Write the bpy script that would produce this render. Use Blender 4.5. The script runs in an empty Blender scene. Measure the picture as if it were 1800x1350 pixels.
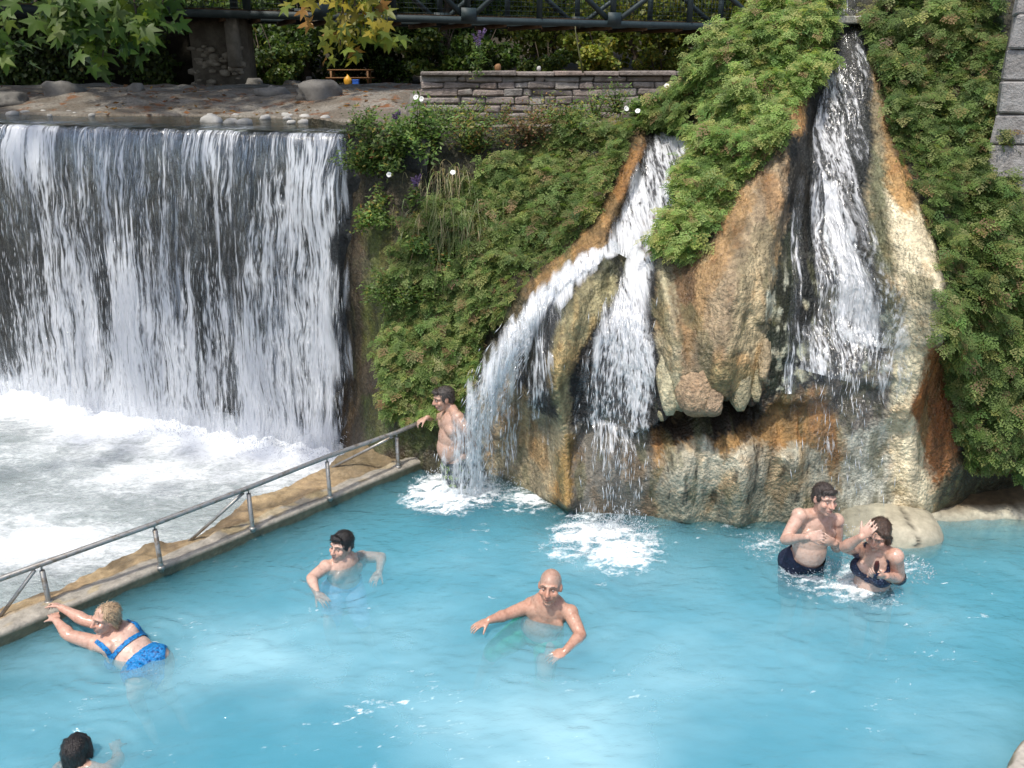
import bpy, bmesh, math, random
import numpy as np
from mathutils import Vector, Matrix, Quaternion
random.seed(7); rng = np.random.default_rng(11)
SC = bpy.context.scene
COL = SC.collection
R = math.radians

# ------------------------------------------------------------------ camera
CAM_H, PITCH, FPX = 4.0, R(20.0), 1500.0
cam = bpy.data.cameras.new('camera'); cam.sensor_width = 36.0; cam.lens = FPX/1800*36
cam.clip_start = 0.05; cam.clip_end = 600
co = bpy.data.objects.new('camera', cam); COL.objects.link(co)
co.location = (0, 0, CAM_H); co.rotation_euler = (R(90)-PITCH, 0, 0)
SC.camera = co
# ------------------------------------------------------------------ light
SUN_EL, SUN_AZ = R(64), R(212)        # azimuth: clockwise from +Y, where the sun stands
sdir = Vector((math.sin(SUN_AZ)*math.cos(SUN_EL), math.cos(SUN_AZ)*math.cos(SUN_EL), math.sin(SUN_EL)))
W = bpy.data.worlds.new('World'); SC.world = W; W.use_nodes = True
wn = W.node_tree.nodes; wl = W.node_tree.links
sky = wn.new('ShaderNodeTexSky'); sky.sky_type = 'NISHITA'; sky.sun_disc = False
sky.sun_elevation = SUN_EL; sky.sun_rotation = SUN_AZ; sky.air_density = 1.0; sky.dust_density = 3.0; sky.ozone_density = 1.0
wn['Background'].inputs['Strength'].default_value = 0.15
wl.new(sky.outputs[0], wn['Background'].inputs[0])
sl = bpy.data.lights.new('sun', 'SUN'); sl.energy = 2.7; sl.angle = R(2.0); sl.color = (1.0, 0.95, 0.86)
so = bpy.data.objects.new('sun', sl); COL.objects.link(so)
so.rotation_euler = sdir.to_track_quat('Z', 'Y').to_euler()
SC.view_settings.view_transform = 'Standard'; SC.view_settings.look = 'None'
SC.view_settings.exposure = 0.38; SC.view_settings.gamma = 1.0
SC.render.engine = 'CYCLES'
cy = SC.cycles
cy.use_denoising = True
try: cy.denoiser = 'OPENIMAGEDENOISE'
except Exception: pass
cy.max_bounces = 8; cy.diffuse_bounces = 2; cy.glossy_bounces = 3; cy.transmission_bounces = 6
cy.transparent_max_bounces = 24; cy.volume_bounces = 5
cy.caustics_reflective = False; cy.caustics_refractive = False
cy.sample_clamp_indirect = 4.0

# ------------------------------------------------------------------ geometry of the view, used to survey the place
CP, SP = math.cos(PITCH), math.sin(PITCH)
def at(px, py, Y):
    """point at ground distance Y seen at photo pixel (px,py)"""
    t = (py-675)/FPX
    # ray = fwd + right*(px-900)/f + down*t ; fwd=(0,CP,-SP), up=(0,SP,CP)
    dy = CP - t*SP; dz = -SP - t*CP; dx = (px-900)/FPX
    k = Y/dy
    return Vector((dx*k, Y, CAM_H+dz*k))
def atz(px, py, z):
    t = (py-675)/FPX
    dy = CP - t*SP; dz = -SP - t*CP; dx = (px-900)/FPX
    k = (z-CAM_H)/dz
    return Vector((dx*k, dy*k, z))
def proj(P):
    P = np.asarray(P, float)
    x, y, z = P[..., 0], P[..., 1], P[..., 2]-CAM_H
    d = y*CP - z*SP; u = y*SP + z*CP
    return 900+FPX*x/d, 675-FPX*u/d

# ------------------------------------------------------------------ numpy noise
def _h(ix, iy, iz, s):
    n = (ix.astype(np.int64)*374761393 + iy.astype(np.int64)*668265263 + iz.astype(np.int64)*2147483647*3 + s*1274126177) & 0xffffffff
    n = ((n ^ (n >> 13))*1274126177) & 0xffffffff
    n = ((n ^ (n >> 16))*2246822519) & 0xffffffff
    return ((n ^ (n >> 15)) & 0xffff)/65535.0
def vnoise(x, y, z=None, s=0):
    x = np.asarray(x, float); y = np.asarray(y, float)
    z = np.zeros_like(x) if z is None else np.asarray(z, float)
    x0, y0, z0 = np.floor(x), np.floor(y), np.floor(z)
    fx, fy, fz = x-x0, y-y0, z-z0
    fx, fy, fz = [f*f*f*(f*(f*6-15)+10) for f in (fx, fy, fz)]
    r = 0
    for dx in (0, 1):
        for dy in (0, 1):
            for dz in (0, 1):
                w = (fx if dx else 1-fx)*(fy if dy else 1-fy)*(fz if dz else 1-fz)
                r = r + w*_h(x0+dx, y0+dy, z0+dz, s)
    return r*2-1
def fbm(x, y, z=None, o=4, s=0, g=0.5):
    a, r, t = 1.0, 0.0, 0.0
    for i in range(o):
        f = 2.03**i
        r = r + a*vnoise(np.asarray(x)*f, np.asarray(y)*f, None if z is None else np.asarray(z)*f, s+i*17); t += a; a *= g
    return r/t
def sstep(a, b, x):
    t = np.clip((np.asarray(x, float)-a)/(b-a), 0, 1); return t*t*(3-2*t)

# ------------------------------------------------------------------ mesh helpers
def mesh_np(name, V, F, mats=None, smooth=False, col=None, uv=None, attrs=None):
    """V (N,3); F (M,k) uniform or list of (M,k) arrays; col (N,3) per vertex; uv (N,2) per vertex"""
    V = np.asarray(V, np.float32)
    Fs = F if isinstance(F, (list, tuple)) else [F]
    Fs = [np.asarray(f, np.int32) for f in Fs if len(f)]
    loops = np.concatenate([f.ravel() for f in Fs])
    tot = np.concatenate([np.full(len(f), f.shape[1], np.int32) for f in Fs])
    start = np.concatenate([[0], np.cumsum(tot)[:-1]]).astype(np.int32)
    me = bpy.data.meshes.new(name)
    me.vertices.add(len(V)); me.vertices.foreach_set('co', V.ravel())
    me.loops.add(len(loops)); me.loops.foreach_set('vertex_index', loops)
    me.polygons.add(len(tot)); me.polygons.foreach_set('loop_start', start); me.polygons.foreach_set('loop_total', tot)
    if smooth: me.polygons.foreach_set('use_smooth', np.ones(len(tot), bool))
    if col is not None:
        c = np.ones((len(V), 4), np.float32); c[:, :3] = col
        ca = me.color_attributes.new('col', 'FLOAT_COLOR', 'POINT'); ca.data.foreach_set('color', c.ravel())
    if uv is not None:
        ul = me.uv_layers.new(name='uv'); ul.data.foreach_set('uv', np.asarray(uv, np.float32)[loops].ravel())
    for k, a in (attrs or {}).items():
        at_ = me.attributes.new(k, 'FLOAT', 'POINT'); at_.data.foreach_set('value', np.asarray(a, np.float32))
    me.update(calc_edges=True); me.validate(clean_customdata=False)
    for m in ([mats] if mats is not None and not isinstance(mats, (list, tuple)) else (mats or [])): me.materials.append(m)
    return me
def link(name, me, parent=None, loc=None):
    o = bpy.data.objects.new(name, me); COL.objects.link(o)
    if parent is not None: o.parent = parent
    if loc is not None: o.location = loc
    return o
def tag(o, label=None, cat=None, group=None, kind=None):
    if label: o['label'] = label
    if cat: o['category'] = cat
    if group: o['group'] = group
    if kind: o['kind'] = kind
    return o
def empty(name, loc=(0, 0, 0)):
    o = bpy.data.objects.new(name, None); COL.objects.link(o); o.location = loc; o.empty_display_size = 0.1
    return o
def part(name, me, parent):
    """a child built in world coordinates under a thing standing at its base"""
    o = bpy.data.objects.new(name, me); COL.objects.link(o); o.parent = parent
    p = parent; off = Vector((0, 0, 0))
    while p is not None: off += p.location; p = p.parent
    o.location = -off
    return o
def bm_mesh(name, bm, mat, smooth=False):
    me = bpy.data.meshes.new(name); bm.normal_update(); bm.to_mesh(me); bm.free()
    if mat: me.materials.append(mat)
    if smooth: me.polygons.foreach_set('use_smooth', np.ones(len(me.polygons), bool))
    return me
def grid_faces(nu, nv):
    i = np.arange(nu-1)[:, None]*nv + np.arange(nv-1)[None, :]
    return np.stack([i, i+nv, i+nv+1, i+1], -1).reshape(-1, 4)
def tube(pts, radii, n=8, cap=True):
    """verts, quads of a swept tube"""
    P = np.asarray([tuple(p) for p in pts], float); m = len(P)
    radii = np.broadcast_to(np.asarray(radii, float), (m,))
    T = np.gradient(P, axis=0); T /= np.linalg.norm(T, axis=1)[:, None]+1e-9
    up = np.array([0, 0, 1.0]) if abs(T[0, 2]) < .9 else np.array([1.0, 0, 0])
    V = []
    nrm = np.cross(T[0], up); nrm /= np.linalg.norm(nrm)
    for i in range(m):
        nrm = nrm - T[i]*np.dot(nrm, T[i]); nrm /= np.linalg.norm(nrm)+1e-9
        b = np.cross(T[i], nrm)
        a = np.linspace(0, 2*np.pi, n, endpoint=False)
        V.append(P[i]+radii[i]*(np.cos(a)[:, None]*nrm+np.sin(a)[:, None]*b))
    V = np.concatenate(V)
    F = []
    for i in range(m-1):
        for k in range(n):
            F.append((i*n+k, i*n+(k+1) % n, (i+1)*n+(k+1) % n, (i+1)*n+k))
    F = np.array(F)
    if cap:
        c0, c1 = len(V), len(V)+1
        V = np.vstack([V, P[0], P[-1]])
        k = np.arange(n)
        T3 = np.vstack([np.stack([np.full(n, c0), (k+1) % n, k], 1), np.stack([np.full(n, c1), (m-1)*n+k, (m-1)*n+(k+1) % n], 1)])
        return V, [F, T3]
    return V, [F]
def tube_me(name, pts, r, mat, n=8):
    V, F = tube(pts, r, n); return mesh_np(name, V, F, mat, smooth=True)
class Acc:
    """collects pieces into one mesh"""
    def __init__(s): s.V = []; s.F = {}; s.n = 0; s.C = []
    def add(s, V, F, c=None):
        V = np.asarray(V, float)
        for f in (F if isinstance(F, (list, tuple)) else [F]):
            f = np.asarray(f)
            if len(f): s.F.setdefault(f.shape[1], []).append(f+s.n)
        s.V.append(V); s.n += len(V)
        if c is not None: s.C.append(np.broadcast_to(np.asarray(c, float), (len(V), 3)))
    def mesh(s, name, mat, smooth=False):
        return mesh_np(name, np.concatenate(s.V), [np.concatenate(v) for v in s.F.values()], mat, smooth, np.concatenate(s.C) if s.C else None)
def box_np(c, s, rot=None, jit=0):
    c = np.asarray(c, float); s = np.asarray(s, float)/2
    V = np.array([(x, y, z) for x in (-1, 1) for y in (-1, 1) for z in (-1, 1)], float)*s
    if jit: V += rng.uniform(-jit, jit, V.shape)
    if rot is not None: V = V@np.array(rot).T
    return V+c, np.array([(0, 1, 3, 2), (4, 6, 7, 5), (0, 4, 5, 1), (2, 3, 7, 6), (0, 2, 6, 4), (1, 5, 7, 3)])
def rotz(a): return np.array([[math.cos(a), -math.sin(a), 0], [math.sin(a), math.cos(a), 0], [0, 0, 1.0]])
def bar_np(a, b, w, h):
    """rectangular bar from a to b, w across (horizontal), h vertical-ish"""
    a = np.asarray(tuple(a), float); b = np.asarray(tuple(b), float); d = b-a; L = np.linalg.norm(d); d /= L
    up = np.array([0, 0, 1.0]) if abs(d[2]) < .95 else np.array([0, 1.0, 0])
    s = np.cross(d, up); s /= np.linalg.norm(s); u = np.cross(s, d)
    V, F = box_np((0, 0, 0), (L, w, h)); M = np.stack([d, s, u], 1)
    return V@M.T+(a+b)/2, F
def bevel_box(name, s, mat, bev=0.01, jit=0.0, sub=0, seed=0):
    bm = bmesh.new(); bmesh.ops.create_cube(bm, size=1)
    rr = random.Random(seed)
    for v in bm.verts: v.co = Vector((v.co.x*s[0]+rr.uniform(-jit, jit), v.co.y*s[1]+rr.uniform(-jit, jit), v.co.z*s[2]+rr.uniform(-jit, jit)))
    bmesh.ops.bevel(bm, geom=bm.edges[:], offset=bev, segments=1, affect='EDGES')
    return bm_mesh(name, bm, mat)
def rock_me(name, mat, size=(1, 1, 1), sub=2, amp=.25, seed=0, col=None):
    bm = bmesh.new(); bmesh.ops.create_icosphere(bm, subdivisions=sub, radius=1)
    P = np.array([v.co[:] for v in bm.verts]); d = 1+amp*fbm(P[:, 0]*1.3+seed*7.1, P[:, 1]*1.3, P[:, 2]*1.3, 3, seed)
    P = np.clip(P*d[:, None], -.93, .93)*np.array(size)/2
    for v, p in zip(bm.verts, P): v.co = p
    return bm_mesh(name, bm, mat, True)

# ------------------------------------------------------------------ material helpers
class NT:
    def __init__(s, name):
        s.m = bpy.data.materials.new(name); s.m.use_nodes = True; s.t = s.m.node_tree; s.t.nodes.clear()
        s.out = s.n('ShaderNodeOutputMaterial')
    def n(s, t, **k):
        x = s.t.nodes.new(t)
        for a, v in k.items(): setattr(x, a, v)
        return x
    def l(s, a, b): s.t.links.new(a, b)
    def val(s, sock, v):
        if hasattr(v, 'is_output') or isinstance(v, bpy.types.NodeSocket): s.l(v, sock)
        else: sock.default_value = v
    def math(s, op, a, b=0.0, c=None, clamp=False):
        x = s.n('ShaderNodeMath', operation=op, use_clamp=clamp); s.val(x.inputs[0], a); s.val(x.inputs[1], b)
        if c is not None: s.val(x.inputs[2], c)
        return x.outputs[0]
    def vmath(s, op, a, b):
        x = s.n('ShaderNodeVectorMath', operation=op); s.val(x.inputs[0], a); s.val(x.inputs[1], b)
        return x.outputs['Value'] if op in ('DISTANCE', 'LENGTH', 'DOT_PRODUCT') else x.outputs[0]
    def noise(s, vec, scale=5, detail=3, rough=.5, dist=0.0, out='Fac'):
        x = s.n('ShaderNodeTexNoise'); s.val(x.inputs['Scale'], scale); x.inputs['Detail'].default_value = detail
        x.inputs['Roughness'].default_value = rough; x.inputs['Distortion'].default_value = dist
        if vec is not None: s.l(vec, x.inputs['Vector'])
        return x.outputs[out]
    def vor(s, vec, scale=5, feature='F1', rand=1.0):
        x = s.n('ShaderNodeTexVoronoi', feature=feature); x.inputs['Scale'].default_value = scale; x.inputs['Randomness'].default_value = rand
        if vec is not None: s.l(vec, x.inputs['Vector'])
        return x.outputs['Distance']
    def ramp(s, fac, stops, interp='LINEAR'):
        x = s.n('ShaderNodeValToRGB'); cr = x.color_ramp; cr.interpolation = interp
        while len(cr.elements) < len(stops): cr.elements.new(.5)
        for e, (p, c) in zip(cr.elements, stops):
            e.position = p; e.color = (c, c, c, 1) if isinstance(c, (int, float)) else (*c, 1)
        s.l(fac, x.inputs[0]); return x.outputs[0]
    def map(s, v, a, b, c=0.0, d=1.0, smooth=True):
        x = s.n('ShaderNodeMapRange', interpolation_type='SMOOTHSTEP' if smooth else 'LINEAR'); s.val(x.inputs[0], v)
        for i, k in enumerate((a, b, c, d)): s.val(x.inputs[1+i], k)
        return x.outputs[0]
    def mix(s, f, a, b, blend='MIX'):
        x = s.n('ShaderNodeMix', data_type='RGBA', blend_type=blend); s.val(x.inputs[0], f)
        for i, k in ((6, a), (7, b)):
            if isinstance(k, (tuple, list)): x.inputs[i].default_value = (*k, 1) if len(k) == 3 else k
            else: s.l(k, x.inputs[i])
        return x.outputs[2]
    def mixs(s, f, a, b):
        x = s.n('ShaderNodeMixShader'); s.val(x.inputs[0], f); s.l(a, x.inputs[1]); s.l(b, x.inputs[2]); return x.outputs[0]
    def bump(s, h, strength=.5, dist=.02, normal=None):
        x = s.n('ShaderNodeBump'); x.inputs['Strength'].default_value = strength; x.inputs['Distance'].default_value = dist
        s.l(h, x.inputs['Height'])
        if normal is not None: s.l(normal, x.inputs['Normal'])
        return x.outputs[0]
    def obj(s): return s.n('ShaderNodeTexCoord').outputs['Object']
    def pos(s): return s.n('ShaderNodeNewGeometry').outputs['Position']
    def scale(s, v, k):
        x = s.n('ShaderNodeMapping'); s.l(v, x.inputs[0]); x.inputs['Scale'].default_value = k; return x.outputs[0]
    def attr(s, name, o='Color'): x = s.n('ShaderNodeAttribute', attribute_name=name); return x.outputs[o]
    def pbsdf(s, col, rough=.6, spec=.4, normal=None, **kw):
        x = s.n('ShaderNodeBsdfPrincipled')
        if isinstance(col, (tuple, list)): x.inputs['Base Color'].default_value = (*col, 1)
        else: s.l(col, x.inputs['Base Color'])
        s.val(x.inputs['Roughness'], rough); s.val(x.inputs['Specular IOR Level'], spec)
        for k, v in kw.items(): s.val(x.inputs[k], v)
        if normal is not None: s.l(normal, x.inputs['Normal'])
        return x.outputs[0]
    def done(s, sh, vol=None):
        s.l(sh, s.out.inputs['Surface'])
        if vol is not None: s.l(vol, s.out.inputs['Volume'])
        return s.m
def mat_rough(name, c1, c2, scale=6, rough=.8, bump=.4, bscale=30, spec=.3, bdist=.02, mid=(.35, .65)):
    t = NT(name); p = t.pos()
    c = t.mix(t.map(t.noise(p, scale, 5, .6), mid[0], mid[1]), c1, c2)
    c = t.mix(t.math('MULTIPLY', t.noise(p, scale*9, 3), .5), c, tuple(x*.5 for x in c1))
    return t.done(t.pbsdf(c, rough, spec, t.bump(t.noise(p, bscale, 6, .65), bump, bdist)))
def mat_vcol(name, rough=.7, spec=.3, bscale=40, bump=.3, bdist=.01, vary=.35):
    t = NT(name); p = t.pos()
    c = t.attr('col')
    c = t.mix(1.0, c, t.ramp(t.noise(p, 14, 5, .65), [(.25, 1-vary), (.75, 1+vary)]), 'MULTIPLY')
    return t.done(t.pbsdf(c, rough, spec, t.bump(t.noise(p, bscale, 5, .65), bump, bdist)))
# ================================================================== the setting
RIV_Z, CREST_Z = -0.33, 3.39
# ------------------------------------------------------------------ materials of water
def mat_pool():
    t = NT('milky_pool_water'); p = t.pos()
    nb = t.bump(t.noise(t.scale(p, (1, 1.7, 1)), 9, 3, .6), .5, .05)
    cl = t.attr('cl', 'Fac')
    milk = t.n('ShaderNodeBsdfDiffuse'); t.l(t.mix(cl, (.09, .36, .49), (.49, .78, .86)), milk.inputs[0])
    foam_light = t.map(t.math('ADD', t.attr('foam_light', 'Fac'), t.math('MULTIPLY', t.noise(p, 34, 2, .6), .55)), .55, 1.08)
    wh = t.n('ShaderNodeBsdfDiffuse'); wh.inputs[0].default_value = (.86, .91, .93, 1)
    tr = t.n('ShaderNodeBsdfTransparent'); tr.inputs[0].default_value = (.95, .99, 1, 1)
    gl = t.n('ShaderNodeBsdfGlossy'); gl.inputs['Roughness'].default_value = .11; t.l(nb, gl.inputs['Normal'])
    fr = t.n('ShaderNodeFresnel'); fr.inputs[0].default_value = 1.33; t.l(nb, fr.inputs['Normal'])
    sh = t.mixs(t.math('ADD', .09, t.math('MULTIPLY', cl, .44)), tr.outputs[0], milk.outputs[0])
    sh = t.mixs(t.math('MULTIPLY', fr.outputs[0], 1.1, clamp=True), sh, gl.outputs[0])
    sh = t.mixs(foam_light, sh, wh.outputs[0])
    v = t.n('ShaderNodeVolumePrincipled'); v.inputs['Color'].default_value = (.43, .865, .97, 1); v.inputs['Density'].default_value = 1.7
    return t.done(sh, v.outputs[0])
def mat_sheet(name, su=26, sv=1.6, lo=.52, hi=.74, wcol=(.86, .89, .94), seed=0.0, clear=.10, veil=.12):
    """falling water: white broken streaks over clear glassy film; uv in metres, den = how white"""
    t = NT(name)
    uv = t.n('ShaderNodeUVMap', uv_map='uv').outputs[0]
    mp = t.n('ShaderNodeMapping'); t.l(uv, mp.inputs[0]); mp.inputs['Location'].default_value = (seed*3.7, seed*5.1, seed*2.3); uv = mp.outputs[0]
    warp = t.noise(t.scale(uv, (3.0, 1.6, 1)), 1.0, 1, .5, out='Color')
    uvw = t.vmath('ADD', uv, t.vmath('MULTIPLY', t.vmath('SUBTRACT', warp, (.5, .5, .5)), (.16, .25, 0)))
    n1 = t.attr('broad', 'Fac')
    n2 = t.noise(t.scale(uvw, (su, sv, 1)), 1, 3, .6)
    n3 = t.noise(t.scale(uvw, (su*1.7, sv*5.5, 1)), 1, 2, .62)
    s = t.math('ADD', t.math('MULTIPLY', n1, .22), t.math('ADD', t.math('MULTIPLY', n2, .42), t.math('MULTIPLY', n3, .44)))
    den = t.attr('den', 'Fac')
    f = t.map(t.math('ADD', s, t.math('MULTIPLY', t.math('SUBTRACT', den, .5), .55)), lo, hi)
    edge = t.attr('edge', 'Fac')
    f = t.math('MAXIMUM', f, t.math('MULTIPLY', den, veil))
    f = t.math('MULTIPLY', f, edge)
    nb = t.bump(t.math('ADD', n2, t.math('MULTIPLY', n3, .5)), .9, .05)
    d = t.n('ShaderNodeBsdfDiffuse'); d.inputs[0].default_value = (*wcol, 1); t.l(nb, d.inputs['Normal'])
    tl = t.n('ShaderNodeBsdfTranslucent'); tl.inputs[0].default_value = (*wcol, 1)
    gl = t.n('ShaderNodeBsdfGlossy'); gl.inputs['Roughness'].default_value = .12; t.l(nb, gl.inputs['Normal'])
    w = t.mixs(.10, t.mixs(.32, d.outputs[0], tl.outputs[0]), gl.outputs[0])
    tr = t.n('ShaderNodeBsdfTransparent'); tr.inputs[0].default_value = (.97, .99, 1, 1)
    lw = t.n('ShaderNodeFresnel'); lw.inputs[0].default_value = 1.33; t.l(nb, lw.inputs['Normal'])
    c = t.mixs(t.math('MULTIPLY', t.math('ADD', t.math('MULTIPLY', lw.outputs[0], .28), clear), edge, clamp=True), tr.outputs[0], gl.outputs[0])
    return t.done(t.mixs(f, c, w))
def mat_drops():
    t = NT('white_water_drops')
    d = t.n('ShaderNodeBsdfDiffuse'); d.inputs[0].default_value = (.88, .91, .95, 1)
    tl = t.n('ShaderNodeBsdfTranslucent'); tl.inputs[0].default_value = (.88, .91, .95, 1)
    gl = t.n('ShaderNodeBsdfGlossy'); gl.inputs['Roughness'].default_value = .1
    tr = t.n('ShaderNodeBsdfTransparent')
    return t.done(t.mixs(.25, t.mixs(.12, t.mixs(.35, d.outputs[0], tl.outputs[0]), gl.outputs[0]), tr.outputs[0]))
def mat_river():
    t = NT('pale_river_water'); p = t.pos()
    foam_light = t.attr('foam_light', 'Fac')
    st = t.scale(p, (1.0, 1.6, 1))
    n = t.math('ADD', t.math('MULTIPLY', t.noise(st, 3.4, 5, .7, 1.0), .65), t.math('MULTIPLY', t.noise(st, 17, 4, .65, .7), .4))
    f = t.map(t.math('ADD', n, t.math('MULTIPLY', foam_light, .72)), .54, 1.12)
    h = t.math('ADD', t.noise(st, 6, 4, .6, .5), t.math('MULTIPLY', t.noise(p, 25, 3), .4))
    nb = t.bump(h, .9, .06)
    tr = t.n('ShaderNodeBsdfTransparent'); tr.inputs[0].default_value = (.80, .90, .90, 1)
    mk = t.n('ShaderNodeBsdfDiffuse'); mk.inputs[0].default_value = (.56, .63, .64, 1); t.l(nb, mk.inputs['Normal'])
    gl = t.n('ShaderNodeBsdfGlossy'); gl.inputs['Roughness'].default_value = .10; t.l(nb, gl.inputs['Normal'])
    fr = t.n('ShaderNodeFresnel'); fr.inputs[0].default_value = 1.36; t.l(nb, fr.inputs['Normal'])
    wh = t.n('ShaderNodeBsdfDiffuse'); wh.inputs[0].default_value = (.86, .89, .91, 1); t.l(t.bump(n, .5, .05), wh.inputs['Normal'])
    s = t.mixs(.45, tr.outputs[0], mk.outputs[0])
    s = t.mixs(t.math('MULTIPLY', fr.outputs[0], 1.2, clamp=True), s, gl.outputs[0])
    return t.done(t.mixs(f, s, wh.outputs[0]))
def mat_clear_stream():
    t = NT('shallow_stream_water'); p = t.pos()
    nb = t.bump(t.noise(t.scale(p, (1, .5, 1)), 7, 4, .6), .6, .04)
    tr = t.n('ShaderNodeBsdfTransparent'); tr.inputs[0].default_value = (.72, .74, .62, 1)
    mk = t.n('ShaderNodeBsdfDiffuse'); mk.inputs[0].default_value = (.13, .12, .07, 1)
    gl = t.n('ShaderNodeBsdfGlossy'); gl.inputs['Roughness'].default_value = .08; t.l(nb, gl.inputs['Normal'])
    fr = t.n('ShaderNodeFresnel'); fr.inputs[0].default_value = 1.33; t.l(nb, fr.inputs['Normal'])
    return t.done(t.mixs(fr.outputs[0], t.mixs(.3, tr.outputs[0], mk.outputs[0]), gl.outputs[0]))

# ------------------------------------------------------------------ pool
def mid(a, b, k): return a+(b-a)*k
KA, KB = atz(0, 1135, 0), atz(755, 818, 0)
KD = (KB-KA).normalized(); KN = Vector((-KD.y, KD.x, 0))      # KN points away from the pool, to the river
K0, K1 = KA-KD*3.2, KB+KD*.55
FOAM = []
for (px, py, r, a) in ((800, 862, .55, 1.0), (760, 872, .35, .9), (1045, 935, .50, .85), (1085, 965, .50, .75), (1010, 965, .40, .55), (920, 880, .45, .55), (1440, 1018, .45, .55),
                       (1500, 1025, .42, .6), (1360, 960, .40, .4), (1580, 990, .40, .4), (1540, 1050, .3, .4), (1290, 930, .35, .3)):
    q = atz(px, py, 0); FOAM.append((q.x, q.y, r*1.3, min(1.05, a*1.1)))
RK = atz(1762, 1350, .12); RK2 = atz(1796, 1300, .12); RD = (RK2-RK).normalized()
def prism(name, poly, z0, z1, mat):
    bm = bmesh.new()
    a = [bm.verts.new((p[0], p[1], z0)) for p in poly]; b = [bm.verts.new((p[0], p[1], z1)) for p in poly]
    n = len(poly)
    bm.faces.new(b); bm.faces.new(a[::-1])
    for i in range(n): bm.faces.new((a[i], a[(i+1) % n], b[(i+1) % n], b[i]))
    bmesh.ops.recalc_face_normals(bm, faces=bm.faces[:])
    return bm_mesh(name, bm, mat)
nu, nv = 440, 400
uu = np.linspace(0, 1, nu); yy = np.concatenate([np.linspace(1.2, 3.5, 24), np.linspace(3.515, 9.2, nv-24)])
xl = KA.x+(yy-KA.y)*KD.x/KD.y-.02
PX = xl[None]+(6.6-xl)[None]*uu[:, None]; PY = np.repeat(yy[None], nu, 0)
w1 = fbm(PX*2.1+.6*fbm(PX, PY), PY*3.2, None, 4, 101, .55); w2 = fbm(PX*7, PY*12, None, 3, 103, .55)
fo = np.zeros_like(PX); tur = np.zeros_like(PX)
for (x, y, r, a) in FOAM:
    g = np.exp(-((PX-x)**2+(PY-y)**2)/(r*r*.5)); fo = np.maximum(fo, a*g); tur += g*a
fn = .5+.5*fbm(PX*9+1.2*fbm(PX*4, PY*4), PY*11, None, 4, 107, .65); fib = 1-np.abs(fbm(PX*5.5+.8*fbm(PX*3, PY*3, None, 2, 5), PY*8, None, 4, 109, .6))*2
foam_light = fo*.95*(.45+.55*sstep(.25, .75, fn))+fo*.45*sstep(.45, .95, fib)
flk = sstep(.86, .99, fib)*sstep(.05, .35, fbm(PX*1.3, PY*1.7, None, 3, 113))*.40+sstep(.3, .5, fbm(PX*4, PY*9, None, 4, 115, .6))*sstep(.0, .3, fbm(PX*.9, PY*.9, None, 2, 117))*.42  # white flecks over the chop, with its glints painted in
foam_light = np.maximum(foam_light, flk)
dk_ = (PX-KA.x)*(-KN.x)+(PY-KA.y)*(-KN.y)           # metres out from the ledge
cl = np.clip(.34+.60*fbm(PX*.75, PY*.95, None, 4, 119)+.50*np.exp(-((PX-.35)**2+(PY-4.55)**2)/1.1)+.25*np.exp(-((PX+1.9)**2+(PY-5.3)**2)/.5)+.25*np.minimum(tur, 1)-.45*np.exp(-dk_/.7)-.35*sstep(6.6, 7.4, PY), 0, 1)  # milky clouds; shade and dark reflections by ledge and back put into the colour
PZ = .026*w1+.007*w2+np.minimum(tur, 1.2)*(.012*fbm(PX*9, PY*11, None, 3, 121)+.008*w2)
for (px, py, rr) in ((970, 1088, .34), (600, 1000, .34), (1410, 1000, .26), (1532, 1032, .28), (225, 1145, .36), (142, 1340, .3), (800, 850, .3)):
    q = atz(px, py, 0); d = np.hypot(PX-q.x, PY-q.y)+.05*w1; PZ += .0060*np.sin((d-rr)*52)*np.exp(-np.maximum(d-rr, 0)/.33)*(d > rr*.5)
PZ += np.minimum(fo, 1)*.035*np.maximum(fbm(PX*14, PY*16, None, 3, 131), 0)
top = np.stack([PX, PY, PZ], -1).reshape(-1, 3); nT = len(top)
idx = np.arange(nT).reshape(nu, nv)
ring = np.concatenate([idx[:-1, 0], idx[-1, :-1], idx[:0:-1, -1], idx[0, :0:-1]]); nr = len(ring)
low = top[ring].copy(); low[:, 2] = -.98
k = np.arange(nr); side = np.stack([ring, nT+k, nT+(k+1) % nr, ring[(k+1) % nr]], 1)
cen = len(top)+nr; V = np.vstack([top, low, [(1.5, 4, -.98)]]); bot = np.stack([np.full(nr, cen), nT+(k+1) % nr, nT+k], 1)
pad = np.zeros(nr+1)
me = mesh_np('pool_water', V, [grid_faces(nu, nv), side, bot], mat_pool(), True, None, None, {'cl': np.concatenate([cl.ravel(), pad]), 'foam_light': np.concatenate([foam_light.ravel(), pad])})
tag(link('pool_water', me), kind='structure')
M_floor = mat_rough('pool_floor_silt', (.32, .56, .58), (.40, .64, .64), 2, .9, .2)
tag(link('pool_floor', prism('pool_floor', [(-9, .8), (8, .8), (8, 10), (-9, 10)], -1.4, -1.0, M_floor)), kind='structure')

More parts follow.
